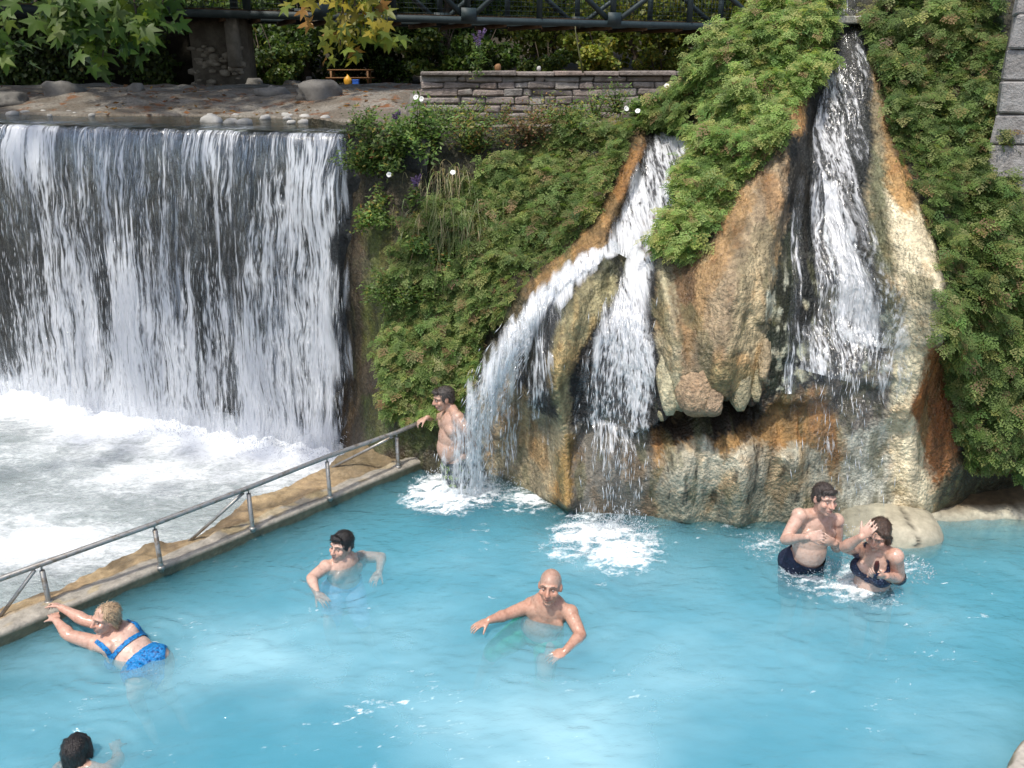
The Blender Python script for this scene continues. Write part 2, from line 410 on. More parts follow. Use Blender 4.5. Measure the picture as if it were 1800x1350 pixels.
# ------------------------------------------------------------------ the tufa cliff: one relief surface Y(x, z)
CT = [  # photo survey points and their distance
 (600, 400, 10.25), (604, 550, 10.1), (606, 680, 9.9),  (590, 800, 9.6), (640, 800, 8.75), (700, 790, 8.45), (770, 790, 8.30), (870, 836, 8.15), (930, 868, 7.8), (1000, 890, 7.45), (1090, 905, 7.28), (1170, 912, 7.22), (1300, 917, 7.2), (1450, 922, 7.16), (1620, 915, 7.2), (1670, 905, 7.6), (1760, 905, 7.9), (1850, 905, 7.9),
 (600, 230, 10.3), (640, 230, 9.75), (640, 500, 9.25), (700, 220, 9.8), (760, 300, 9.55), (740, 500, 8.95), (720, 680, 8.55), (800, 680, 8.45), (900, 260, 9.75), (900, 420, 9.05), (880, 600, 8.5), (950, 740, 7.95), (1030, 220, 9.8), (1020, 330, 9.2), (980, 450, 8.6),
 (1110, 280, 9.2), (1180, 245, 9.3), (1130, 345, 8.75), (1070, 432, 8.3), (1000, 520, 7.95), (930, 600, 7.85), (900, 690, 7.8), (1090, 520, 7.8), (1080, 640, 7.5), (1080, 745, 7.42), (1040, 830, 7.4), (1170, 160, 9.9), (1180, 210, 9.7),
 (1160, 440, 8.1), (1180, 560, 7.45), (1190, 690, 7.15), (1200, 330, 8.5), (1260, 200, 8.8), (1250, 60, 9.5), (1350, 20, 9.3), (1440, 20, 9.35), (1390, 180, 8.7), (1390, 280, 8.2), (1310, 350, 7.95), (1270, 480, 7.35), (1260, 600, 7.05), (1260, 690, 6.98), (1340, 560, 7.2), (1340, 690, 7.05), (1380, 400, 7.85),
 (1490, 40, 9.4), (1490, 100, 9.0), (1460, 250, 8.55), (1450, 400, 8.0), (1490, 560, 7.45), (1460, 680, 7.18), (1560, 260, 8.3), (1600, 380, 7.6), (1625, 500, 7.05), (1630, 590, 7.0), (1600, 700, 7.15), (1620, 820, 7.18), (1500, 800, 7.2), (1420, 830, 7.2),
 (1660, 660, 7.4), (1600, 60, 9.0), (1700, 60, 8.8), (1650, 250, 8.2), (1750, 300, 8.0), (1700, 450, 7.5), (1790, 550, 7.4), (1740, 700, 7.3), (1800, 800, 7.4), (1850, 300, 8.0), (1900, 600, 7.6), (1900, 100, 8.6), (1900, 800, 7.6)]
cp_ = np.array([tuple(at(*c)) for c in CT])
def tps_fit(X, y, lam=2e-3):
    n = len(X); d = np.linalg.norm(X[:, None]-X[None], axis=-1); K = np.where(d > 0, d*d*np.log(d+1e-12), 0)+lam*np.eye(n)
    Pm = np.hstack([np.ones((n, 1)), X]); A = np.zeros((n+3, n+3)); A[:n, :n] = K; A[:n, n:] = Pm; A[n:, :n] = Pm.T
    return np.linalg.solve(A, np.concatenate([y, np.zeros(3)]))
tp_X = cp_[:, [0, 2]]; tp_w = tps_fit(tp_X, cp_[:, 1])
def tps(x, z):
    Q = np.stack([np.minimum(np.ravel(x), 5.9), np.ravel(z)], 1); out = np.empty(len(Q))
    for i in range(0, len(Q), 20000):
        q = Q[i:i+20000]; d = np.linalg.norm(q[:, None]-tp_X[None], axis=-1)
        out[i:i+20000] = (np.where(d > 0, d*d*np.log(d+1e-12), 0))@tp_w[:-3] + tp_w[-3]+q@tp_w[-2:]
    return out.reshape(np.shape(x))
def on_base(px, py):
    Y = 8.0
    for _ in range(12):
        p = at(px, py, Y); Y = .5*Y+.5*float(tps(np.array([p.x]), np.array([p.z]))[0])
    return at(px, py, Y)
def poly_xz(pts): return np.array([[p.x, p.z] for p in (on_base(*q) for q in pts)])
def seg_dist(x, z, P):
    best = np.full(np.shape(x), 1e9)
    for a, b in zip(P[:-1], P[1:]):
        d = b-a; t = np.clip(((x-a[0])*d[0]+(z-a[1])*d[1])/(d@d), 0, 1)
        best = np.minimum(best, np.hypot(x-a[0]-t*d[0], z-a[1]-t*d[1]))
    return best
RIDGES = [  # polyline in the photo, half width m, height m (towards the viewer)
 ([(1122, 255), (1088, 340), (1056, 400), (1000, 452), (925, 515)], .09, .20),
 ([(1072, 442), (1015, 500), (985, 580), (972, 680), (985, 745), (990, 860)], .12, .26),
 ([(1185, 240), (1130, 340), (1085, 425)], .17, -.16), ([(1050, 440), (960, 525), (905, 605), (900, 720)], .11, -.12), ([(1130, 445), (1095, 520), (1080, 740)], .22, -.14),
 ([(1155, 470), (1180, 560), (1192, 700)], .08, .12), ([(1150, 380), (1135, 415)], .07, .12), ([(1560, 270), (1590, 380), (1622, 470), (1632, 570), (1600, 690)], .13, .14), ([(1632, 480), (1636, 590)], .09, .1),
 ([(1392, 190), (1372, 300), (1312, 420), (1270, 520), (1262, 650)], .2, .12), ([(1378, 330), (1345, 450), (1340, 560)], .07, .07), ([(1490, 90), (1452, 250), (1450, 400), (1490, 560)], .2, -.16), ([(1530, 130), (1555, 260), (1562, 420)], .06, .08),
 ([(1385, 200), (1400, 225)], .1, .12), ([(1190, 800), (1200, 900)], .12, .1), ([(1300, 800), (1290, 905)], .15, .16), ([(1390, 800), (1400, 905)], .12, .13), ([(1590, 720), (1610, 870)], .12, .08), ([(880, 760), (900, 850)], .12, .06), ([(945, 730), (960, 870)], .06, .06)]
LIP = [((1000, 748), .10), ((1080, 752), .12), ((1150, 750), .22), ((1185, 712), .55), ((1230, 690), .70), ((1310, 700), .60), ((1345, 712), .22), ((1400, 705), .09), ((1450, 690), .10), ((1520, 672), .10), ((1575, 660), .05)]
RID_XZ = [(poly_xz(p), w, h) for p, w, h in RIDGES]
lip_xz = poly_xz([q for q, _ in LIP]); lip_d = np.array([d for _, d in LIP])
TOP = np.array([(560, 3.45), (1050, 3.46), (1130, 3.5), (1200, 3.8), (1255, 4.35), (1330, 4.75), (1430, 4.98), (1600, 4.95), (1740, 4.75), (1800, 4.5), (1950, 4.4)])
def top_z(x): return np.interp(900+x*1500/8.7, TOP[:, 0], TOP[:, 1])
def cliff_Y(x, z, detail=True):
    Y = tps(x, z)
    for pz, w, h in RID_XZ: Y = Y - h*np.exp(-(seg_dist(x, z, pz)/w)**2)
    zl = np.interp(x, lip_xz[:, 0], lip_xz[:, 1]) + .13*fbm(x*7, x*0, None, 3, 5)
    dd = np.interp(x, lip_xz[:, 0], lip_d, left=0, right=0)
    below = zl-z
    Y = Y + dd*sstep(0, .09, below)*np.exp(-(np.maximum(below-.12, 0)/.24)**2)
    if detail:
        px, _ = proj(np.stack([x, Y, z], -1)); tf = sstep(840, 960, px)*(1-sstep(1640, 1690, px))
        Y = Y + .10*fbm(x*1.7, z*1.3, None, 4, 3) + tf*(.35+.65*sstep(.7, 1.4, z))*(.040*fbm(x*7, z*2.2, None, 4, 9)+.020*fbm(x*20, z*14, None, 3, 21)) + (1-tf)*.05*fbm(x*6, z*6, None, 4, 33)
    return Y
nx, nz = 610, 330
xs = np.concatenate([np.linspace(-2.55, 5.9, 560), np.linspace(5.95, 11, 50)]); tt = np.linspace(0, 1, nz)
CX = np.repeat(xs[:, None], nz, 1); CZ = -.95 + (top_z(CX)+.05*fbm(CX*3, CX*0)+.95)*tt[None, :]
CX = CX + .0
CY = cliff_Y(CX, CZ)
CV = np.stack([CX, CY, CZ], -1)
CPX, CPY = proj(CV)
def in_poly(px, py, poly):
    ins = np.zeros(np.shape(px), bool); n = len(poly)
    for i in range(n):
        x1, y1 = poly[i]; x2, y2 = poly[(i+1) % n]
        if y1 == y2: continue
        c = ((y1 > py) != (y2 > py)) & (px < (x2-x1)*(py-y1)/(y2-y1)+x1); ins ^= c
    return ins
ZONES = [
 ([(1120, 240), (1060, 400), (920, 510), (840, 700), (855, 850), (1000, 900), (1170, 925), (1640, 935), (1665, 800), (1658, 560), (1612, 400), (1570, 260), (1540, 60), (1440, 60), (1395, 200), (1390, 260), (1300, 330), (1240, 450), (1170, 475), (1150, 430), (1225, 240)], (.34, .28, .17)),
 ([(600, 330), (700, 330), (700, 760), (780, 800), (590, 820)], (.075, .058, .034)), ([(640, 400), (690, 380), (680, 600), (640, 630)], (.085, .10, .018)), ([(655, 600), (700, 560), (700, 640)], (.16, .10, .03)), ([(640, 690), (780, 690), (790, 790), (650, 790)], (.055, .07, .015)),
 ([(1395, 245), (1300, 330), (1225, 480), (1185, 560), (1205, 710), (1340, 705), (1352, 560), (1385, 400)], (.40, .30, .185)), ([(1300, 330), (1240, 450), (1190, 560), (1210, 640), (1250, 520), (1330, 360)], (.38, .24, .115)), ([(1350, 370), (1300, 470), (1275, 650), (1330, 695), (1352, 560), (1372, 420)], (.52, .42, .25)), ([(1250, 640), (1330, 640), (1335, 710), (1250, 715)], (.36, .33, .2)),
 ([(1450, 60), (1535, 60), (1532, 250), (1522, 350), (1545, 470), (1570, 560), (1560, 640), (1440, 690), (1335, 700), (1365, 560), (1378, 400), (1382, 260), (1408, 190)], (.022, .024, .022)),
 ([(1345, 560), (1368, 430), (1400, 380), (1395, 640), (1345, 700)], (.03, .04, .022)), ([(1530, 250), (1565, 300), (1560, 420), (1580, 560), (1565, 640), (1550, 540), (1530, 420)], (.16, .16, .09)),
 ([(1555, 240), (1605, 340), (1655, 470), (1662, 590), (1605, 700), (1645, 800), (1635, 925), (1490, 925), (1475, 740), (1560, 660), (1582, 520), (1560, 380)], (.55, .48, .33)), ([(1490, 760), (1560, 700), (1570, 880), (1500, 930), (1470, 900)], (.46, .44, .36)), ([(1540, 150), (1570, 260), (1610, 350), (1595, 380), (1560, 330)], (.36, .22, .09)),
 ([(1640, 590), (1672, 620), (1680, 800), (1640, 860), (1625, 800), (1600, 715)], (.26, .11, .035)),
 ([(1000, 745), (1150, 750), (1160, 920), (1000, 905)], (.19, .165, .13)),
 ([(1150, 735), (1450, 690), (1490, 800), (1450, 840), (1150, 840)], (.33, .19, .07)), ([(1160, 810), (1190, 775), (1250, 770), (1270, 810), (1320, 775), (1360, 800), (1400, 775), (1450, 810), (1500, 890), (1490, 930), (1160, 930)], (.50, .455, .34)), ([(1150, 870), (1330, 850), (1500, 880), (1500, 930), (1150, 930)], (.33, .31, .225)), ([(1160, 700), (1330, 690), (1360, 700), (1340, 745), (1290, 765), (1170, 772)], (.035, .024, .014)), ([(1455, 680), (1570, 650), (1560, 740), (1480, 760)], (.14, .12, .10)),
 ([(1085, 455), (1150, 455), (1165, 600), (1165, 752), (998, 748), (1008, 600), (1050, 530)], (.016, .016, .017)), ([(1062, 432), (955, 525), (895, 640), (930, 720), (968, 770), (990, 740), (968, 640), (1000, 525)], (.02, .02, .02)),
 ([(860, 690), (1000, 740), (1000, 895), (860, 840)], (.36, .30, .19)), ([(990, 760), (1012, 770), (1000, 895), (975, 885)], (.36, .23, .08)),
 ([(1078, 442), (1012, 505), (962, 640), (990, 760), (1005, 640), (1065, 545), (1092, 470)], (.40, .35, .19)), ([(1055, 445), (1095, 440), (1090, 490), (1040, 490)], (.10, .10, .06)),
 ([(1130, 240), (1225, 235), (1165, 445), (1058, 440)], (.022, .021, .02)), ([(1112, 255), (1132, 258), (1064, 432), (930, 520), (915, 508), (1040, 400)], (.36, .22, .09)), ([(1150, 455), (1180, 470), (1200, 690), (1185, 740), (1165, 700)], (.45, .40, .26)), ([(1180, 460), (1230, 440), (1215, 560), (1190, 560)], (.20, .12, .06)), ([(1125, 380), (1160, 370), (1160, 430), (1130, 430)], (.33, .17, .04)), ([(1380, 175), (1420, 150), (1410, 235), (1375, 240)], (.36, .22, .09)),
]
ccol = np.empty((nx, nz, 3)); ccol[:] = (.045, .042, .022)
acc = np.zeros((nx, nz, 3))
for k in range(3):
    jx = 16*fbm(CX*7+k*9, CZ*4, None, 3, 40+k)+rng.normal(0, 2.2, CX.shape); jy = 24*fbm(CX*7, CZ*3+k*5, None, 3, 50+k)+rng.normal(0, 3, CX.shape)
    c = ccol.copy()
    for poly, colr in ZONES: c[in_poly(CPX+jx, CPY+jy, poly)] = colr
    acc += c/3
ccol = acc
# drip streaks and mineral crust: patches of their own
st = fbm(CX*20, CZ*1.4, None, 3, 71); ccol *= (.86*(1+.55*st))[..., None]
pale = in_poly(CPX+8*fbm(CX*7, CZ*5), CPY, [(1555, 240), (1605, 340), (1660, 470), (1668, 590), (1625, 700), (1645, 800), (1640, 930), (1485, 930), (1470, 760), (1570, 650), (1585, 520), (1560, 380)])*1.0
ccol = ccol*(1+.32*pale[..., None])
oc = (1-.85*pale)*.6*sstep(.02, .35, fbm(CX*4.5, CZ*2.0, None, 4, 73)); ccol = ccol*(1-oc[..., None])+ccol*np.array((1.12, .80, .50))*oc[..., None]
crust = sstep(.18, .42, fbm(CX*13, CZ*9, None, 4, 77))*sstep(430, 520, CPY)*(in_poly(CPX, CPY, [(1350, 440), (1590, 440), (1580, 650), (1340, 690)]))
ccol = ccol*(1-crust[..., None])+np.array((.50, .50, .38))*crust[..., None]
alg = sstep(.22, .45, fbm(CX*9+31, CZ*3, None, 4, 81))*(CZ < 2.4)*.55
ccol = ccol*(1-alg[..., None])+np.array((.11, .11, .05))*alg[..., None]
dl = (1-.8*pale)*.65*sstep(.08, .40, fbm(CX*5+3, CZ*4.5, None, 5, 85, .6))*(CZ > 1.0)
ccol = ccol*(1-dl[..., None])+ccol*np.array((.42, .44, .42))*dl[..., None]
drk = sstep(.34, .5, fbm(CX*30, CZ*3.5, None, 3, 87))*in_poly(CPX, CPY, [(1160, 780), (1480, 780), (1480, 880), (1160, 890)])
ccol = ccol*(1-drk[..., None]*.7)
def mat_tufa():
    t = NT('wet_tufa'); p = t.pos(); c = t.attr('col')
    v = t.vor(t.scale(p, (1, 1, .8)), 34); n = t.noise(p, 18, 4, .68); n2 = t.noise(p, 80, 2, .6)
    c = t.mix(1.0, c, t.ramp(n, [(.25, .42), (.5, .95), (.75, 1.45)]), 'MULTIPLY')
    c = t.mix(t.map(t.noise(p, 5, 4, .6), .5, .75, 0, .35), c, t.mix(1.0, c, (1.25, .8, .45), 'MULTIPLY'))
    h = t.math('ADD', t.math('MULTIPLY', v, -.55), t.math('ADD', n, t.math('MULTIPLY', n2, .4)))
    r = t.map(t.noise(p, 7, 3), .3, .7, .28, .75)
    return t.done(t.pbsdf(c, r, .45, t.bump(h, .95, .030)))
M_tufa = mat_tufa()
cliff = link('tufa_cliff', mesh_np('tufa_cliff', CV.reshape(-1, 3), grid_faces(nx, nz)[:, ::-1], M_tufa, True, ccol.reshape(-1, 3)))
tag(cliff, 'ochre and cream tufa rock face with overhang, wet black under the streams', 'rock')
# normals on the grid
gx = np.gradient(CV, axis=0); gz = np.gradient(CV, axis=1)
CN = np.cross(gx, gz); CN /= np.linalg.norm(CN, axis=-1)[..., None]+1e-9
CN[CN[..., 1] > 0] *= -1
def sample_cliff(poly, n, jitter=True):
    m = np.argwhere(in_poly(CPX, CPY, poly)); 
    k = m[rng.integers(0, len(m), n)]
    # weight by visible area: thin rows near the top carry the same vertex share
    return CV[k[:, 0], k[:, 1]]+rng.normal(0, .006, (n, 3)), CN[k[:, 0], k[:, 1]]
def surf(x, z):
    return cliff_Y(np.atleast_1d(np.float64(x)), np.atleast_1d(np.float64(z)))
def on_surf(px, py):
    Y = 8.0
    for _ in range(14):
        p = at(px, py, Y); Y = .5*Y+.5*float(surf(p.x, p.z)[0])
    return at(px, py, Y)

# rounded lumps hanging from the overhang
def lump(name, pts, rad, col, parent, seed, stretch=.75, lip=.0):
    V, F = tube(pts, rad, 20); V = V.copy()
    c = np.mean([tuple(p) for p in pts], axis=0)
    nrm = V-np.array([np.asarray(tuple(pts[min(len(pts)-1, i//20)])) for i in range(len(V))])
    L = np.linalg.norm(nrm, axis=1)[:, None]+1e-6
    V += nrm/L*(.035*fbm(V[:, 0]*9, V[:, 1]*9, V[:, 2]*3, 4, seed)+.016*fbm(V[:, 0]*26, V[:, 1]*26, V[:, 2]*16, 3, seed+3))[:, None]
    cc = np.array(col)*(1+.35*fbm(V[:, 0]*9, V[:, 1]*9, V[:, 2]*2.5, 3, seed+5))[:, None]
    return part(name, mesh_np(name, V, F, M_tufa, True, cc), parent)
def stalactite(px, y0, y1, Y, r, col, seed, tip=.25):
    a, b = at(px, y0-25, Y+.42), at(px, y1, Y); n = 13; pts = []; rad = []
    for i in range(n):
        k = i/(n-1); q = a.lerp(b, k); pts.append(q+Vector((.02*math.sin(seed+k*3), 0, 0))); rad.append(r*((.35+.85*math.sin(min(1, k*1.25)*1.7))*(1-k**5*(1-tip))))
    lump('stalactite', pts, rad, col, cliff, seed)
cliff.location = (0, 0, 0)
stalactite(1226, 612, 728, 6.98, .185, (.35, .245, .15), 1, .5); stalactite(1254, 640, 728, 6.92, .12, (.33, .235, .15), 2, .45)
stalactite(1180, 590, 730, 7.10, .10, (.42, .38, .25), 3, .25); stalactite(1165, 650, 740, 7.2, .05, (.38, .33, .2), 13, .2)
stalactite(1298, 600, 722, 6.98, .115, (.33, .29, .18), 4, .2); stalactite(1326, 600, 706, 7.02, .075, (.32, .28, .17), 5, .15)
stalactite(1340, 560, 668, 7.02, .045, (.33, .26, .16), 6, .3); stalactite(1272, 590, 680, 7.06, .12, (.42, .32, .19), 7, .4)

# rounded apron stone at the foot of the pale pillar
bm = bmesh.new(); bmesh.ops.create_icosphere(bm, subdivisions=5, radius=1)
P = np.array([v.co[:] for v in bm.verts]); P = np.sign(P)*np.abs(P)**.72
d_ = 1+.06*fbm(P[:, 0]*2, P[:, 1]*2, P[:, 2]*2, 4, 4); P *= d_[:, None]
crk = np.abs(P[:, 0]-.30-.08*np.sin(P[:, 2]*4)); P *= (1-.07*np.exp(-(crk/.025)**2))[:, None]
P = P*np.array((.47, .36, .22))
for v, p in zip(bm.verts, P): v.co = p
me = bm_mesh('boulder', bm, None, True); me.materials.append(mat_vcol('smooth_wet_stone', .5, .4, 60, .25, .006, .3))
ca = me.color_attributes.new('col', 'FLOAT_COLOR', 'POINT'); cc = np.ones((len(P), 4), np.float32)
cc[:, :3] = np.array((.40, .365, .275))*(1+.25*fbm(P[:, 0]*9, P[:, 1]*9, P[:, 2]*5, 3, 8))[:, None]; cc[:, :3] *= (1-.75*np.exp(-(crk/.03)**2))[:, None]
ca.data.foreach_set('color', cc.ravel())
bo = link('boulder', me, None, at(1558, 932, 7.06)); bo.rotation_euler = (0, 0, R(-8))
tag(bo, 'smooth rounded grey-tan boulder with a dark vertical crack, behind the bathing woman', 'rock')

# ------------------------------------------------------------------ big waterfall over the dam
FL0, FR0 = atz(0, 690, RIV_Z), atz(617, 804, RIV_Z)
FD = (FR0-FL0).normalized(); FN = Vector((FD.y, -FD.x, 0))
if FN.y > 0: FN = -FN
FLEN = (FR0-FL0).length; FEXT = 3.5
THROW = .42
def fall_point(u, s, off=0.0):
    """u metres along the crest from the left frame edge, s metres along the flow from .6 m upstream of the crest"""
    b = np.array(FL0)[:2][None]+np.asarray(u)[:, None]*np.array(FD)[:2]
    s = np.asarray(s); n2 = np.array(FN)[:2]
    f = np.maximum(s-.6, 0)
    adv = np.where(s < .6, s-.6, 0)-THROW + np.where(f > 0, (THROW+off)*np.sqrt(np.clip(f/3.7, 0, 1.2)), 0)
    zz = CREST_Z-np.where(s > .6, np.maximum(f-.02, 0), 0)-.02*np.clip(s-.3, 0, .3)/.3
    return np.stack([b[:, 0]+adv*n2[0], b[:, 1]+adv*n2[1], zz], -1)
def fall_sheet(off, seed, mat):
    nu, nv = 520, 110
    U = np.linspace(-FEXT, FLEN, nu); S = np.concatenate([np.linspace(0, .7, 16), np.linspace(.73, 4.45, nv-16)])
    UU, SS = np.repeat(U[:, None], nv, 1), np.repeat(S[None], nu, 0)
    P = fall_point(UU.ravel(), SS.ravel(), off).reshape(nu, nv, 3)
    fr = sstep(.55, 1.6, SS)
    dsp = fr*(.10*fbm(UU*2.2, SS*.35, None, 3, seed)+.05*fbm(UU*9, SS*.8, None, 3, seed+4))+.012*fbm(UU*14, SS*.6, None, 2, seed+8)
    P[..., 0] += dsp*FN.x; P[..., 1] += dsp*FN.y
    P[..., 2] += (1-fr)*.02*fbm(UU*7, SS*1.0, None, 3, seed+6)
    pxx = UU/FLEN*598                          # photo column of each strand
    fall = np.clip((SS-.6)/3.7, 0, 1)
    den = .33+.20*sstep(.05, .8, fall)+.20*fbm(UU*2.6, SS*.4, None, 3, seed+11)
    den += .16*sstep(455, 500, pxx+30*fall)*sstep(.02, .30, fall)+.10*np.exp(-((pxx-205)/40)**2)*fall
    den += .10*np.exp(-((pxx-300)/70)**2)*sstep(.2, .6, fall)-.20*np.exp(-((pxx-60)/60)**2)*sstep(.1, .4, fall)*(1-sstep(.75, .95, fall))
    den += .22*np.exp(-((pxx-100)/45)**2)*(1-sstep(.05, .3, fall))+.13*(1-sstep(.05, .35, fall))
    den += .30*sstep(.90, 1.0, fall)
    edge = sstep(0, .16, FLEN-UU-.02+.16*fbm(UU*8, SS*2.2, None, 4, 9))
    edge *= sstep(.2, .65, SS)*.9+.1
    return mesh_np('sheet', P.reshape(-1, 3), grid_faces(nu, nv), mat, True, None, np.stack([UU.ravel(), SS.ravel()], 1), {'den': np.clip(den, 0, 1).ravel(), 'edge': edge.ravel(), 'broad': (.5+.45*fbm(UU*6.5, SS*.35, None, 4, seed+31)).ravel()})
fall = empty('waterfall', tuple(FL0.lerp(FR0, .5))); fall['kind'] = 'structure'
part('water_sheet', fall_sheet(.10, 3, mat_sheet('falling_water_front', 21, .80, .475, .63, seed=1, clear=.03, veil=.03)), fall)
part('water_sheet', fall_sheet(-.10, 23, mat_sheet('falling_water_back', 16, .6, .55, .74, (.66, .71, .80), seed=2, clear=.01, veil=.0)), fall)
M_drop = mat_drops()
def drops(P, D, L, Wd):
    """elongated drops: P (n,3) centre, D (n,3) direction, L length, Wd width -> verts, faces"""
    n = len(P); D = D/np.linalg.norm(D, axis=1)[:, None]
    up = np.where(np.abs(D[:, 2:3]) < .9, np.array([[0, 0, 1.0]]), np.array([[1.0, 0, 0]]))
    s = np.cross(D, up); s /= np.linalg.norm(s, axis=1)[:, None]; b = np.cross(D, s)
    L = np.asarray(L)[:, None]; w = np.asarray(Wd)[:, None]
    V = np.stack([P-D*L/2, P+s*w/2, P+b*w/2, P-s*w/2, P-b*w/2, P+D*L/2], 1).reshape(-1, 3)
    f = np.array([(0, 2, 1), (0, 3, 2), (0, 4, 3), (0, 1, 4), (5, 1, 2), (5, 2, 3), (5, 3, 4), (5, 4, 1)])
    return V, (np.arange(n)[:, None, None]*6+f[None]).reshape(-1, 3)
n = 3200
u = rng.uniform(-FEXT*.3, FLEN-.03, n); s = .9+3.4*rng.uniform(0, 1, n)**.6
keep = vnoise(u*2.5, s*.6, None, 5)+.55*(u > FLEN*.77) > -.2; u, s = u[keep], s[keep]
Pd = fall_point(u, s, .12)+rng.normal(0, .05, (len(u), 3)); 
V, F = drops(Pd, np.tile([FN.x*.12, FN.y*.12, -1.0], (len(u), 1))+rng.normal(0, .05, (len(u), 3)), rng.uniform(.05, .22, len(u)), rng.uniform(.005, .013, len(u)))
part('drops', mesh_np('drops', V, F, M_drop), fall)['kind'] = 'stuff'
# dam wall behind the fall
M_dam = mat_rough('wet_dark_dam_stone', (.008, .009, .010), (.026, .027, .026), 3.5, .45, .9, 9, .5, .06)
nu, nv = 240, 110; U = np.linspace(-FEXT-.5, FLEN+.9, nu); ZZ = np.linspace(-.9, CREST_Z-.05, nv)
UU, VV = np.repeat(U[:, None], nv, 1), np.repeat(ZZ[None], nu, 0)
bb = -(THROW+.12)+.14*fbm(UU*2, VV*2.4, None, 4, 13)
bb += -.03
P = np.stack([FL0.x+UU*FD.x+bb*FN.x, FL0.y+UU*FD.y+bb*FN.y, VV], -1)
# crest slab going back
P2 = P[:, -1:, :].copy(); back = np.concatenate([P2+np.array([-FN.x, -FN.y, 0])*k for k in (.3, 1.2)], 1)
Pw = np.concatenate([P, back], 1)
tag(link('dam_wall', mesh_np('dam_wall', Pw.reshape(-1, 3), grid_faces(nu, nv+2), M_dam, True)), 'dark wet stone dam wall behind the broad waterfall', 'wall')

# ------------------------------------------------------------------ stilling basin of the river
nu, nv = 260, 260
X, Yg = np.meshgrid(np.linspace(-13, 0.2, nu), np.linspace(1.5, 14, nv), indexing='ij')
dfall = (X-FL0.x)*FN.x+(Yg-FL0.y)*FN.y            # metres downstream of the fall foot
along = (X-FL0.x)*FD.x+(Yg-FL0.y)*FD.y
foam_light = 1.15*np.exp(-np.maximum(dfall, 0)/.55)+.18*np.exp(-np.maximum(dfall, 0)/2.5)
pf = atz(40, 960, RIV_Z); foam_light += .55*np.exp(-(((X-pf.x)/1.1)**2+((Yg-pf.y)/.65)**2)); pf = atz(250, 830, RIV_Z); foam_light += .22*np.exp(-(((X-pf.x)/.8)**2+((Yg-pf.y)/.4)**2))  # near-left white patch is dappled sun put into the colour
foam_light += .25*fbm(X*1.1, Yg*1.5, None, 4, 17)
Zw = RIV_Z+.03*fbm(X*2.2, Yg*2.6, None, 4, 19)+.15*np.exp(-(np.abs(dfall)/.35)**2)*(.6+.8*fbm(X*5, Yg*5, None, 3, 29))
def river_side(X, Y, F, m=.22):      # only the river's side of the ledge
    k = ((X-KA.x)*KN.x+(Y-KA.y)*KN.y).ravel() > m
    return F[k[F].all(1)]
tag(link('river_water', mesh_np('river_water', np.stack([X, Yg, Zw], -1).reshape(-1, 3), river_side(X, Yg, grid_faces(nu, nv)), mat_river(), True, None, None, {'foam_light': np.clip(foam_light, 0, 1.2).ravel()})), kind='structure')
M_bed = mat_rough('pale_river_bed', (.42, .44, .41), (.60, .61, .57), 5, .9, .6, 12, .3, .05)
X2, Y2 = np.meshgrid(np.linspace(-14, .3, 90), np.linspace(1, 14, 90), indexing='ij')
tag(link('river_bed', mesh_np('river_bed', np.stack([X2, Y2, -.62+.14*fbm(X2*2.5, Y2*2.5, None, 4, 2)], -1).reshape(-1, 3), river_side(X2, Y2, grid_faces(90, 90)), M_bed, True)), kind='structure')

# ------------------------------------------------------------------ ledge between river and pool
def ledge_cols():
    edge_px = [(-160, 1130), (-60, 1095), (0, 1068), (50, 1050), (102, 1034), (163, 1003), (195, 984), (265, 962), (326, 948), (370, 925), (395, 908), (432, 880), (489, 860), (540, 836), (572, 822), (600, 800), (650, 772), (720, 740)]
    E = [atz(x, y, .06) for x, y in edge_px]
    # as (distance along kerb, width)
    a = np.array([(e-KA).dot(KD) for e in E]); w = np.array([(e-KA).dot(KN) for e in E])
    return a, np.maximum(w, .3)
ea, ew = ledge_cols()
ns, nw = 420, 60
S = np.linspace(-3.2, (K1-KA).length+.5, ns)
prof = []
Wd = np.interp(S, ea, ew)+.05*fbm(S*5, S*0, None, 3, 7)
lv = np.zeros((ns, nw, 3)); lc = np.zeros((ns, nw, 3))
for i, s in enumerate(S):
    w = Wd[i]; k0 = .17
    # cross profile from pool side to river side
    q = np.concatenate([[0, 0, .004, .03], np.linspace(.045, k0-.015, 12), [k0, k0+.015], np.linspace(k0+.03, w-.01, nw-24), [w+.01, w+.03, w+.06, w+.1, w+.14, w+.2]])[:nw]
    z = np.concatenate([[-.95, .06, .092, .105], np.full(12, .11), [.10, .075], np.full(nw-24, .05), [.02, -.06, -.16, -.28, -.4, -.6]])[:nw]
    lv[i, :, 0] = KA.x+KD.x*s+KN.x*q; lv[i, :, 1] = KA.y+KD.y*s+KN.y*q; lv[i, :, 2] = z
X, Yq = lv[..., 0], lv[..., 1]
nz1 = fbm(X*5, Yq*5, None, 5, 61); inner = np.arange(nw)[None, :]
lv[..., 2] += np.where((inner > 3) & (inner < 16), .022*nz1, np.where(inner >= 16, .050*nz1+.02, 0))
lv[..., 0] += np.where(inner >= nw-6, .05*nz1, .008*nz1); lv[..., 1] += np.where(inner >= nw-6, .05*nz1, .008*nz1)
lc[:] = (.34, .25, .14)
lc[:, :2] = (.085, .085, .055); lc[:, 2:16] = (.33, .30, .25)
tn = sstep(-.1, .25, fbm(X*3, Yq*3, None, 4, 63)); lc[:, 16:] = lc[:, 16:]*(1-tn[:, 16:, None])+np.array((.37, .265, .15))*tn[:, 16:, None]
dk = sstep(.0, .3, fbm(X*2+9, Yq*2, None, 4, 65)); lc[:, 4:] *= (1-.55*dk[:, 4:, None])
far = sstep(3.0, 3.6, S)[:, None]; lc[:, 16:] = lc[:, 16:]*(1-.55*far[..., None])+np.array((.07, .065, .045))*.55*far[..., None]
